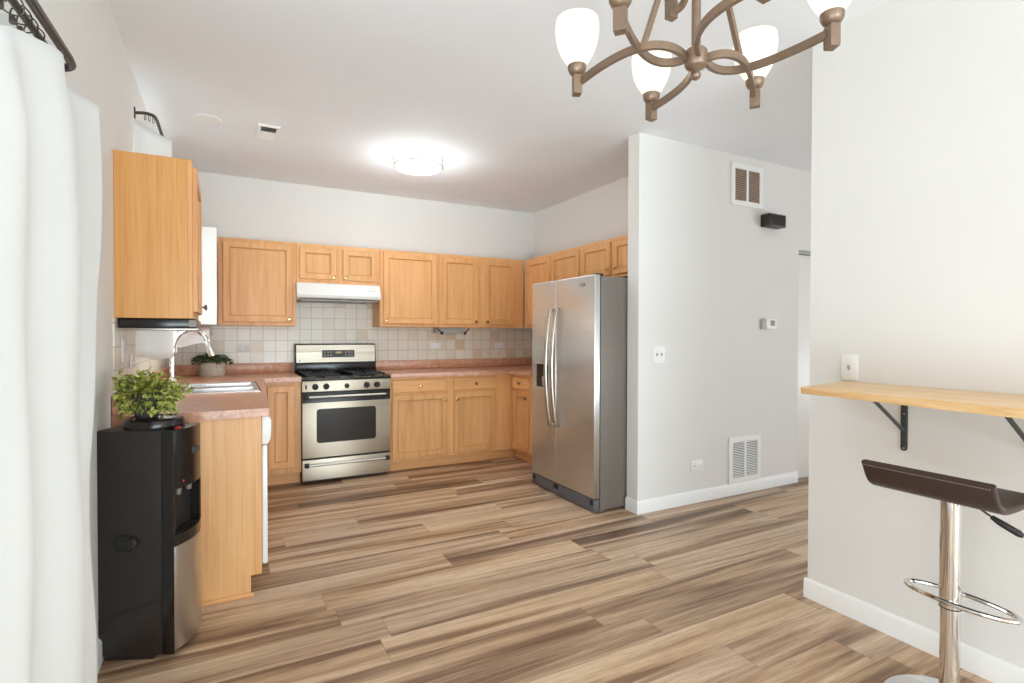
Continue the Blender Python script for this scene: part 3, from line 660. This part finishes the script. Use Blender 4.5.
p2 = thing('potted_plant', 'low dark green plant in whitewashed oval pot in the counter corner', 'plant', PB2)
m = MB(); N = 32
def oval(r, z, rx=.105, ry=.075): return [PB2 + Vector((rx * r * math.cos(2 * PI * i / N), ry * r * math.sin(2 * PI * i / N), z)) for i in range(N)]
m.loft([oval(.93, 0), oval(.97, .01), oval(.98, .05), oval(1.0, .052), oval(1.0, .058), oval(.985, .06), oval(1.0, .105), oval(1.03, .107), oval(1.03, .116), oval(.96, .117), oval(.94, .10)]); m.build('pot', 'pot', p2)
MB().loft([oval(.93, .098), oval(.3, .106)]).build('soil', 'soil', p2)
f = MB()
for k in range(340):
    a = random.uniform(0, 2 * PI); r = math.sqrt(random.random()); b = PB2 + Vector((.15 * r * math.cos(a), .10 * r * math.sin(a), .118 + .055 * (1 - r * r) + rv(.02)))
    if b.y > -.045: b.y = -.045
    dd = Vector((math.cos(a) + rv(.8), math.sin(a) + rv(.8), rv(.8) + .2))
    if b.y > -.09: dd.y = -abs(dd.y)
    leaf(f, b, dd, random.uniform(.02, .034), random.uniform(.007, .011), rv(.7))
f.build('foliage', 'leafdark', p2, solid=.0006)
st = MB()
for k in range(24):
    a = random.uniform(0, 2 * PI); st.tube([PB2 + Vector((.06 * math.cos(a), .04 * math.sin(a), .10)), PB2 + Vector((.10 * math.cos(a), .065 * math.sin(a), .15))], .0016, 5)
st.build('stems', 'stem', p2)

# ------------------------------------------------------------------ plates, vents, small wall things
def plate(label, name, cat, c, axis, wdt, hgt, kind, loc_dir):
    """c = centre on the wall; axis 'x+','x-','y-' = facing direction"""
    rot = {'y-': 0, 'x+': PI / 2, 'x-': -PI / 2}[axis]
    t = thing(name, label, cat, c, rot, local=True)
    m = MB(); m.box(-wdt / 2, wdt / 2, -.006, -.0003, -hgt / 2, hgt / 2, .0025); m.build('cover_plate', 'plastic', t)
    if kind == 'outlet_h':
        for x in (-.027, .027):
            m = MB(); m.prism(rrect(x - .017, x + .017, -.014, .014, .008), 'Y', -.0085, -.0062); r = m.build('receptacle', 'plastic', t)
            s = MB(); s.box(x - .006, x - .004, -.0092, -.0086, -.004, .006); s.box(x + .004, x + .006, -.0092, -.0086, -.004, .006); s.build('slots', 'dark', r)
    elif kind == 'outlet_v':
        for z in (-.027, .027):
            m = MB(); m.prism(rrect(-.016, .016, z - .014, z + .014, .008), 'Y', -.0085, -.0062); r = m.build('receptacle', 'plastic', t)
            s = MB(); s.box(-.007, -.005, -.0092, -.0086, z - .004, z + .006); s.box(.005, .007, -.0092, -.0086, z - .004, z + .006); s.build('slots', 'dark', r)
    else:
        xs_ = (-.023, .023) if kind == 'switch2' else (0,)
        for x in xs_:
            m = MB(); m.prism([(-.0062, -.012), (-.0075, -.012), (-.015, .006), (-.013, .012), (-.0062, .012)], 'X', x - .0055, x + .0055); m.build('toggle', 'dimplastic' if kind != 'switch_r' else 'plastic', t)
    return t
plate('white double outlet on the back tiles above the potted plant', 'wall_outlet', 'outlet', (.585, -.0085, 1.172), 'y-', .115, .072, 'outlet_h', 0)
plate('white double outlet on the back tiles under the towel bar', 'wall_outlet', 'outlet', (2.472, -.0085, 1.177), 'y-', .115, .066, 'outlet_h', 0)
plate('white double outlet on the back tiles beside the fridge', 'wall_outlet', 'outlet', (3.245, -.0085, 1.172), 'y-', .115, .066, 'outlet_h', 0)
plate('tall white switch plate on the left tiles, nearest the curtain', 'light_switch', 'switch', (.0085, -2.41, 1.215), 'x+', .075, .118, 'switch', 0)
plate('white outlet on the left tiles, beside the tall switch plate', 'wall_outlet', 'outlet', (.0085, -2.14, 1.155), 'x+', .115, .072, 'outlet_h', 0)
plate('white double switch plate on the partition wall near the fridge', 'light_switch', 'switch', (3.267, YP - .0005, 1.152), 'y-', .115, .125, 'switch2', 0)
plate('white outlet low on the partition wall left of the floor vent', 'wall_outlet', 'outlet', (3.665, YP - .0005, .285), 'y-', .128, .085, 'outlet_h', 0)
plate('white switch plate just above the wooden wall shelf', 'light_switch', 'switch', (XW - .0005, -4.124, 1.150), 'x-', .075, .118, 'switch', 0)
plate('small white outlet low on the wall behind the stool', 'wall_outlet', 'outlet', (XW - .0005, -5.1, .30), 'x-', .075, .118, 'outlet_v', 0) if False else None
def grille(label, cx, cz, wdt, hgt, back, name='air_vent', fr_=.04):
    t = thing(name, label, 'air vent', (cx, YP - .0005, cz)); y0 = YP - .001
    x0, x1, z0, z1 = cx - wdt / 2, cx + wdt / 2, cz - hgt / 2, cz + hgt / 2
    m = MB(); yf = y0 - .010
    m.box(x0, x1, yf, y0, z0, z0 + fr_); m.box(x0, x1, yf, y0, z1 - fr_, z1); m.box(x0, x0 + fr_, yf, y0, z0 + fr_, z1 - fr_); m.box(x1 - fr_, x1, yf, y0, z0 + fr_, z1 - fr_); m.box(cx - .012, cx + .012, yf, y0, z0 + fr_, z1 - fr_)
    m.build('frame', 'plastic', t)
    MB().box(x0 + .02, x1 - .02, y0 - .0015, y0 - .0002, z0 + .02, z1 - .02).build('backing', back, t)
    m = MB(); n = int((hgt - 2 * fr_) / .0135)
    for i in range(n):
        z = z0 + fr_ + (i + .5) * (hgt - 2 * fr_) / n
        for a, b in ((x0 + fr_, cx - .012), (cx + .012, x1 - fr_)): m.prism([(y0 - .0085, z - .004), (y0 - .0075, z - .004), (y0 - .002, z + .003), (y0 - .003, z + .003)], 'X', a, b)
    m.build('louvres', 'plastic' if back == 'dark' else 'dimplastic', t)
grille('tall return air vent with tan filter high on the partition wall', 4.213, 2.515, .375, .335, 'filter')
grille('white louvred return vent low on the partition wall above the baseboard', 4.210, .282, .38, .37, 'dark')
t = thing('thermostat', 'small white thermostat on the partition wall', 'thermostat', (4.48, YP, 1.395))
MB().box(4.395, 4.44, YP - .02, YP - .0005, 1.345, 1.435, .004).build('side_case', 'dimplastic', t)
MB().box(4.441, 4.575, YP - .026, YP - .0005, 1.35, 1.44, .006).build('case', 'plastic', t)
MB().box(4.49, 4.545, YP - .0275, YP - .0262, 1.375, 1.42, .0005).build('screen', 'grey', t)
t = thing('door_chime', 'dark brown chime box below the high return vent', 'door chime', (4.47, YP, 2.25))
MB().box(4.385, 4.60, YP - .085, YP - .0005, 2.198, 2.302, .006).build('case', 'darkbronze', t)
m = MB()
for k in range(9): m.box(4.42 + k * .019, 4.428 + k * .019, YP - .0872, YP - .0852, 2.21, 2.29)
m.build('slots', 'matte', t)
t = thing('paper_towel_holder', 'white towel bar with dark arms under the back wall cabinet', 'towel holder', (2.6, -.2, 1.37))
for x, s_ in ((2.45, 1), (2.755, -1)):
    MB().tube([(x - .03 * s_, -.2, 1.3705), (x - .02 * s_, -.2, 1.35), (x + .012 * s_, -.2, 1.322), (x + .02 * s_, -.2, 1.312)], .007, 8).build('arm', 'darkbronze', t)
    MB().lathe([(.014, -.012), (.018, 0), (.014, .012)], (x + .02 * s_, -.2, 1.312), 'X', 12).build('arm_end', 'darkbronze', t)
MB().box(2.425, 2.73, -.17, -.05, 1.312, 1.3705, .004).build('tray', 'dimplastic', t)
# under-cabinet fixture below the near left cabinet
t = thing('under_cabinet_light', 'dark slim light fixture under the large left wall cabinet', 'light fixture', (.17, -2.3, 1.345))
MB().box(.012, .322, -2.545, -2.02, 1.326, 1.371, .006).build('housing', 'black', t)
MB().box(.006, .332, -2.552, -2.016, 1.314, 1.3255, .004).build('rim', 'nickel', t)
m = MB(); m.box(.29, .3225, -2.5465, -2.5455, 1.332, 1.364); m.build('end_badge', 'grey', t)

t = thing('paper_towel_roll', 'white paper towel roll hanging under the white-sided corner cabinet', 'paper towel', (.2, -.53, 1.297))
RC = (-.53, 1.297)
MB().lathe([(.018, 0), (.057, .0005), (.058, .004), (.058, .262), (.057, .2655), (.018, .266)], (.065, *RC), 'X', 32).build('roll', 'towel', t)
sheet = lambda u, v: (.068 + .26 * u + .006 * math.sin(5 * v), RC[0] - .0615 - .008 * math.sin(3 * u + 2 * v) - .012 * v * v, RC[1] - .002 - v * (.088 + .016 * math.sin(5.3 * u + .4)))
MB().grid(sheet, 14, 10).build('loose_sheet', 'towel', t, solid=.0012)
MB().cyl((.045, *RC), (.355, *RC), .009, None, 14).build('spindle', 'dimplastic', t)
for x in (.047, .345): MB().box(x, x + .006, RC[0] - .012, RC[0] + .012, RC[1] - .016, 1.3715, .002).build('hanger', 'dimplastic', t)

# ------------------------------------------------------------------ ceiling things
t = thing('ceiling_light', 'lit round flush ceiling light with metal rings', 'ceiling light', (1.855, -1.29, ZC)); c = (1.855, -1.29, 0)
MB().lathe([(.185, ZC - .0005), (.188, ZC - .07), (.18, ZC - .088), (.14, ZC - .098), (.05, ZC - .103)], c, 'Z', 48).build('diffuser', 'dome', t)
for z in (ZC - .012, ZC - .068):
    MB().tube([(c[0] + .197 * math.cos(a), c[1] + .197 * math.sin(a), z) for a in [2 * PI * i / 48 for i in range(48)]], 0, closed=True, sect=[(-.005, -.006), (.005, -.006), (.005, .006), (-.005, .006)], up=(0, 0, 1)).build('ring', 'nickel', t)
for a in (.4, .4 + 2 * PI / 3, .4 + 4 * PI / 3, ):
    x, y = c[0] + .1975 * math.cos(a), c[1] + .1975 * math.sin(a); MB().cyl((x, y, ZC - .066), (x, y, ZC - .0005), .004, None, 8).build('ring_post', 'nickel', t)
lamp = point('ceiling_lamp', (1.855, -1.29, ZC - .16), .12, 16, (.90, .97, 1))
t = thing('ceiling_speaker', 'round flush ceiling speaker near the left wall', 'speaker', (.34, -1.385, ZC))
MB().lathe([(.092, ZC - .0005), (.092, ZC - .005), (.084, ZC - .009), (.078, ZC - .006)], (.34, -1.385, 0), 'Z', 36, cap=False).build('rim', 'plastic', t)
MB().lathe([(.078, ZC - .001), (.077, ZC - .0055), (.02, ZC - .0065)], (.34, -1.385, 0), 'Z', 36).build('grille', 'plastic', t)
t = thing('ceiling_vent', 'small square ceiling register beside the round speaker', 'air vent', (.72, -1.325, ZC))
x0, x1, y0, y1 = .648, .792, -1.475, -1.178
m = MB(); z = ZC - .0005
m.box(x0, x1, y0, y0 + .022, z - .012, z); m.box(x0, x1, y1 - .022, y1, z - .012, z); m.box(x0, x0 + .022, y0 + .022, y1 - .022, z - .012, z); m.box(x1 - .022, x1, y0 + .022, y1 - .022, z - .012, z); m.build('frame', 'plastic', t)
MB().box(x0 + .01, x1 - .01, y0 + .01, y1 - .01, z - .002, z - .0003).build('backing', 'dark', t)
m = MB()
for k in range(14):
    y = y0 + .03 + k * .0182; dsl = .008 if k < 6 else -.008
    m.prism([(y - dsl, z - .0105), (y - dsl + .0015, z - .0105), (y + dsl + .0015, z - .0025), (y + dsl, z - .0025)], 'X', x0 + .022, x1 - .022)
m.build('louvres', 'plastic', t)

# ------------------------------------------------------------------ chandelier
HS = .68
def cw_(lat, dep, k): # k = height above the eye in units of HS
    p = CAM + HS * (lat * Vector((math.cos(yaw), -math.sin(yaw), 0)) + dep * Vector((math.sin(yaw), math.cos(yaw), 0))); return Vector((p.x, p.y, CAM.z + HS * k))
HUB = (.700, 2.06)
hub = cw_(*HUB, 1.05)
ch = thing('chandelier', 'bronze chandelier with lit white glass shades', 'chandelier', (hub.x, hub.y, ZC))
hz = hub.z
MB().lathe([(.004, -.052), (.011, -.047), (.013, -.04), (.010, -.033), (.006, -.03), (.010, -.026), (.024, -.02), (.029, -.012), (.029, .02), (.024, .026), (.013, .03)], hub, 'Z', 28).build('hub', 'bronze', ch)
MB().cyl(hub + Vector((0, 0, .028)), (hub.x, hub.y, ZC - .03), .0115, None, 16).build('stem', 'bronze', ch)
MB().lathe([(.012, -.04), (.03, -.035), (.06, -.012), (.062, -.0005)], (hub.x, hub.y, ZC), 'Z', 32).build('canopy', 'bronze', ch)
MB().lathe([(.013, -.03), (.024, -.02), (.024, .02), (.013, .03)], cw_(*HUB, 1.66), 'Z', 20).build('upper_collar', 'bronze', ch)
arms = [((.267, 2.233), (.0, -.16), 0), ((.642, 2.493), (.055, 0), 0), ((1.057, 2.351), (-.01, -.14), 0), ((1.105, 1.868), (0, .19), 0), ((.745, 1.600), (-.07, 0), 0), ((.354, 1.775), (.01, .16), 0)]
def light_unit(par, end, ox, oy):
    """block with cup, glass shade; end = bottom centre of the block"""
    bx = MB(); 
    d = Vector((ox, oy, 0)).normalized(); s = Vector((-d.y, d.x, 0)); R = lambda a, b, z: end + d * a + s * b + Vector((0, 0, z))
    bx.loft([[R(-.011, -.014, 0), R(.011, -.014, 0), R(.011, .014, 0), R(-.011, .014, 0)], [R(-.0115, -.0145, .004), R(.0115, -.0145, .004), R(.0115, .0145, .004), R(-.0115, .0145, .004)], [R(-.0115, -.0145, .052), R(.0115, -.0145, .052), R(.0115, .0145, .052), R(-.0115, .0145, .052)]])
    bx.build('lamp_block', 'bronze', par)
    MB().lathe([(.010, .0525), (.020, .058), (.0255, .068), (.0265, .080), (.0245, .0815)], end, 'Z', 24).build('lamp_cup', 'bronze', par)
    MB().lathe([(.023, .080), (.032, .090), (.045, .112), (.055, .138), (.0605, .167), (.0610, .190), (.059, .207)], end, 'Z', 36, cap=False).build('glass_shade', 'shade', par)
blk = [(-.0055, -.0095), (.0055, -.0095), (.0055, .0095), (-.0055, .0095)]
AM = {}
for i, (e, dsp_, _) in enumerate(arms):
    P0 = cw_(HUB[0] + (e[0] - HUB[0]) * .06, HUB[1] + (e[1] - HUB[1]) * .06, 1.055); P1 = cw_(e[0], e[1], 1.0)
    E1 = cw_(HUB[0] + (e[0] - HUB[0]) * .97, HUB[1] + (e[1] - HUB[1]) * .97, 1.045)
    mid = cw_((HUB[0] + e[0]) / 2 + dsp_[0], (HUB[1] + e[1]) / 2 + dsp_[1], 1.06)
    qc = mid * 2 - (P0 + E1) / 2; AM[i] = mid
    path = [P0 * (1 - u) ** 2 + qc * (2 * u * (1 - u)) + E1 * u * u for u in [k / 24 for k in range(25)]]
    am = MB().tube(path, 0, sect=blk, up=(0, 0, 1)).build('arm', 'bronze', ch)
    light_unit(ch, P1 - Vector((0, 0, .004)), e[0] - HUB[0], e[1] - HUB[1])
top = cw_(*HUB, 1.66)
for i in (0, 2):
    d = (AM[i] - top); s0 = top + Vector((d.x, d.y, 0)).normalized() * .02
    MB().tube([s0, AM[i] + Vector((0, 0, .008))], 0, sect=[(-.006, -.006), (.006, -.006), (.006, .006), (-.006, .006)]).build('strut', 'bronze', ch)
# one light of the upper tier, far side
ue = cw_(.675, 2.30, 1.345)
MB().tube(smooth_path([cw_(.700, 2.08, 1.62), cw_(.735, 2.19, 1.50), cw_(.72, 2.27, 1.40), ue + Vector((.004, 0, .02))], 8), 0, sect=blk, up=(0, 0, 1)).build('arm', 'bronze', ch)
light_unit(ch, ue, .0, 1.0)
for i, (e, _, _) in enumerate(arms):
    p = cw_(e[0], e[1], 1.0); point('chandelier_bulb', p + Vector((0, 0, .150)), .022, .15, (1, .86, .68))

# ------------------------------------------------------------------ wall shelf, brackets, stool
SZ0, SZ1 = 1.058, 1.086
sh = MB(); sh.prism([(XW - .001, -4.095), (2.535, -4.185), (2.50, -4.6), (2.465, -5.0), (2.45, -5.5), (XW - .001, -5.5)], 'Z', SZ0, SZ1, .002)
tag(sh.build('wall_shelf', 'shelf', None, origin=(2.75, -4.7, SZ0)), 'long pine breakfast shelf fixed to the right wall', 'shelf')
def bracket(yc, label):
    t = thing('shelf_bracket', label, 'bracket', (XW, yc, 1.05), group='steel brackets under the breakfast shelf'); x = XW - .0005
    MB().prism([(yc - .013, .822), (yc - .010, .812), (yc, .808), (yc + .010, .812), (yc + .013, .822), (yc + .013, 1.056), (yc - .013, 1.056)], 'X', x - .005, x, .0008).build('wall_plate', 'bracket', t)
    MB().box(x - .30, x - .0055, yc - .013, yc + .013, 1.0515, 1.0575, .0008).build('shelf_plate', 'bracket', t)
    MB().tube([(x - .006, yc, .893), (x - .255, yc, 1.050)], 0, sect=[(-.008, -.003), (.008, -.003), (.008, .003), (-.008, .003)], up=(1, 0, 1)).build('brace', 'bracket', t)
    for z in (.82, .965): MB().lathe([(.004, 0), (.003, .002)], (x - .005, yc, z), '-X', 10).build('screw', 'nickel', t)
bracket(-4.352, 'charcoal steel shelf bracket left of the stool, wholly in view')
bracket(-4.765, 'charcoal steel shelf bracket at the right edge of the photo')
SXc, SYc = 2.634, -4.668
so = thing('bar_stool', 'chrome bar stool with brown low-back seat before the pine shelf', 'stool', (SXc, SYc, 0))
MB().lathe([(.195, 0), (.197, .006), (.19, .014), (.12, .024), (.05, .034), (.034, .05), (.030, .056)], (SXc, SYc, 0), 'Z', 48).build('base', 'chrome', so)
MB().cyl((SXc, SYc, .05), (SXc, SYc, .385), .0285, None, 28).build('lower_column', 'chrome', so)
uc = MB(); uc.cyl((SXc, SYc, .372), (SXc, SYc, .742), .0320, None, 28); uc.build('upper_column', 'chrome', so)
MB().lathe([(.0325, .368), (.0325, .3715)], (SXc, SYc, 0), 'Z', 28).build('column_seal', 'matte', so)
rp = [(SXc + .030 + .060 * math.cos(a), SYc - .012 + .160 * math.sin(a), .392) for a in [2 * PI * i / 40 for i in range(40)]]
fr_ = MB().tube(rp, .0085, 10, closed=True); fr_.build('footrest', 'chrome', so)
m = MB(); m.cyl((SXc + .026, SYc, .392), (SXc + .085, SYc, .392), .009, None, 10); m.build('footrest_stay', 'chrome', so)
m = MB(); m.box(SXc - .06, SXc + .12, SYc - .06, SYc + .06, .743, .757, .003); m.build('seat_mount', 'matte', so)
# seat: a profile in x-z swept along y
sb = Vector((2.44, 0, 0))
prof = [(.0, .853), (.010, .835), (.026, .805), (.046, .781), (.082, .766), (.15, .763), (.22, .765), (.29, .767), (.335, .766), (.365, .758)]
prof = [(p.x, p.z) for p in smooth_path([(a, 0, b) for a, b in prof], 3)]
def seatring(y, sc=0.):
    n = len(prof); o = []; inn = []
    for i, (a, b) in enumerate(prof):
        p = Vector(prof[max(0, i - 1)]); q = Vector(prof[min(n - 1, i + 1)]); tn = (q - p).normalized(); nm = Vector((-tn.y, tn.x)); th = .011 - sc
        if nm.y < 0 and abs(nm.y) > .5: nm = -nm
        o.append((2.44 + a - nm.x * th + .0, y, b - nm.y * th)); inn.append((2.44 + a + nm.x * th, y, b + nm.y * th))
    return o + inn[::-1]
Y0, Y1 = SYc - .188, SYc + .188
m = MB(); m.loft([seatring(Y0, .007), seatring(Y0 + .003, .002), seatring(Y0 + .008), seatring(Y1 - .008), seatring(Y1 - .003, .002), seatring(Y1, .007)])
st = m.build('seat', 'leather', so, smooth=50)
m = MB()
for k in range(46):
    y = Y0 + .012 + k * (Y1 - Y0 - .024) / 45; m.box(2.4315, 2.4350, y - .0024, y + .0024, .842, .844)
m.build('stitching', 'thread', st)
lv = MB(); lv.tube([(SXc - .02, SYc - .03, .745), (SXc - .035, SYc - .09, .738), (SXc - .055, SYc - .135, .722)], .0035, 8); lo = lv.build('lift_lever', 'chrome', so)
MB().tube([(SXc - .053, SYc - .128, .725), (SXc - .053, SYc - .148, .714), (SXc - .040, SYc - .190, .690), (SXc - .037, SYc - .200, .684)], [.007, .010, .011, .006], 12).build('lever_grip', 'matte', lo)

# ------------------------------------------------------------------ curtains and rods
def rod(name, label, path, r, finial=None, rings=()):
    t = thing(name, label, 'curtain rod', path[0]); MB().tube(path, r, 12).build('rod', 'darkbronze', t); return t
t = thing('curtain_rod', 'dark double curtain rod above the large white curtain', 'curtain rod', (.0, -3.66, 2.02))
rz = lambda y: 2.019 + .06 * (y + 3.767)
MB().tube(smooth_path([(.002, -3.68, 2.022), (.055, -3.69, 2.024), (.082, -3.715, 2.024), (.09, -3.78, rz(-3.78))], 5) + [(.09, -4.4, rz(-4.4)), (.09, -6.2, 1.97)], .0105, 12).build('front_rod', 'darkbronze', t)
MB().tube([(.05, -3.80, 2.026), (.05, -4.4, 1.985), (.05, -6.2, 1.94)], .0085, 12).build('rear_rod', 'darkbronze', t)
MB().lathe([(.022, .0004), (.022, .006), (.012, .012)], (0, -3.68, 2.022), 'X', 18).build('wall_flange', 'darkbronze', t)
for k, y in enumerate((-3.90, -3.955, -4.00, -4.05, -4.12)):
    zr = 2.026 + .068 * (y + 3.8) - .010
    m = MB(); m.tube([(.05 + .019 * math.cos(a), y + .006 * math.sin(a * 2 + k), zr + .021 * math.sin(a)) for a in [2 * PI * i / 20 for i in range(20)]], .0017, 6, closed=True)
    rn = m.build('curtain_ring', 'darkbronze', t)
    MB().box(.045, .055, y - .006, y + .006, zr - .040, zr - .024, .002).build('clip', 'darkbronze', rn)
plan = smooth_path([(.08, -5.1, 0), (.16, -4.95, 0), (.09, -4.80, 0), (.165, -4.64, 0), (.10, -4.5, 0), (.14, -4.36, 0), (.115, -4.22, 0), (.15, -4.06, 0), (.13, -3.95, 0), (.055, -3.83, 0), (.022, -3.69, 0), (.05, -3.55, 0), (.098, -3.43, 0)], 10)
def edge_y(z): return -3.43 - .19 * min(1, max(0, (1.55 - z) / .62)) + .07 * min(1, max(0, (.9 - z) / .7))
def topz(x, y):   # the top hem climbs from the rear rod to the corner flap
    pts = [(-5.2, 1.80), (-4.40, 1.80), (-4.29, 1.85), (-4.197, 1.885), (-4.00, 1.94), (-3.83, 1.985), (-3.72, 1.975), (-3.58, 2.02), (-3.42, 2.025)]
    for (a, za), (b, zb) in zip(pts, pts[1:]):
        if y <= b: return za + (zb - za) * max(0, (y - a)) / (b - a)
    return pts[-1][1]
def curt(u, v):
    k = u * (len(plan) - 1); i = min(int(k), len(plan) - 2); p = plan[i].lerp(plan[i + 1], k - i)
    zt = topz(p.x, p.y); z = .015 + (zt - .015) * v
    wgt = min(1, max(0, (p.y + 3.95) / .5)); y = p.y + (edge_y(z) + 3.43) * wgt
    pinch = min(1, (zt - z) * 3.2 + .45) if wgt < .35 else 1
    x = .098 + (p.x - .098) * pinch * (1 + .2 * (1 - v))
    x += .004 * math.sin(9 * z + 6 * p.y)
    return (max(.018, x), y, z)
cu = MB().grid(curt, len(plan) * 2, 48).build('curtain', 'curtain', None, origin=(.11, -4.3, .015), smooth=60, solid=.0025)
tag(cu, 'large white floor-length curtain at the left edge', 'curtain')
# kitchen window rod and curtain
t = thing('curtain_rod', 'dark curtain rod above the tall left wall cabinet', 'curtain rod', (0, -1.91, 2.535))
MB().tube(smooth_path([(.004, -1.91, 2.537), (.055, -1.905, 2.545), (.088, -1.87, 2.548), (.097, -1.80, 2.548)], 5) + [(.10, -.78, 2.548)], .009, 12).build('rod', 'darkbronze', t)
MB().box(.0004, .006, -1.925, -1.895, 2.505, 2.567, .002).build('wall_flange', 'darkbronze', t)
for x, y in ((.05, -1.90), (.068, -1.885), (.085, -1.86)):
    m = MB(); m.tube([(x + .003 * math.cos(a), y + .012 * math.cos(a), 2.528 + .020 * math.sin(a)) for a in [2 * PI * i / 18 for i in range(18)]], .0018, 6, closed=True); m.build('curtain_ring', 'darkbronze', t)
plan2 = smooth_path([(.006, -1.965, 0), (.06, -1.905, 0), (.165, -1.89, 0), (.165, -1.82, 0), (.11, -1.72, 0), (.05, -1.6, 0), (.12, -1.48, 0), (.05, -1.36, 0), (.12, -1.24, 0), (.05, -1.12, 0), (.11, -1.0, 0), (.06, -.88, 0), (.05, -.80, 0)], 8)
def curt2(u, v):
    k = u * (len(plan2) - 1); i = min(int(k), len(plan2) - 2); p = plan2[i].lerp(plan2[i + 1], k - i)
    zt = 2.485 - .07 * min(1, max(0, p.x - .03) / .135) * (1 if p.y < -1.8 else .5); z0 = 1.160 + .010 * math.sin(u * 40)
    return (p.x + max(0, .45 - v) * .06 * max(0, p.y + 1.95), p.y, z0 + (zt - z0) * v)
cu = MB().grid(curt2, len(plan2) * 2, 24).build('curtain', 'curtain', None, origin=(.08, -1.4, 1.19), smooth=60, solid=.002)
tag(cu, 'short white curtain over the sink window behind the left wall cabinet', 'curtain')
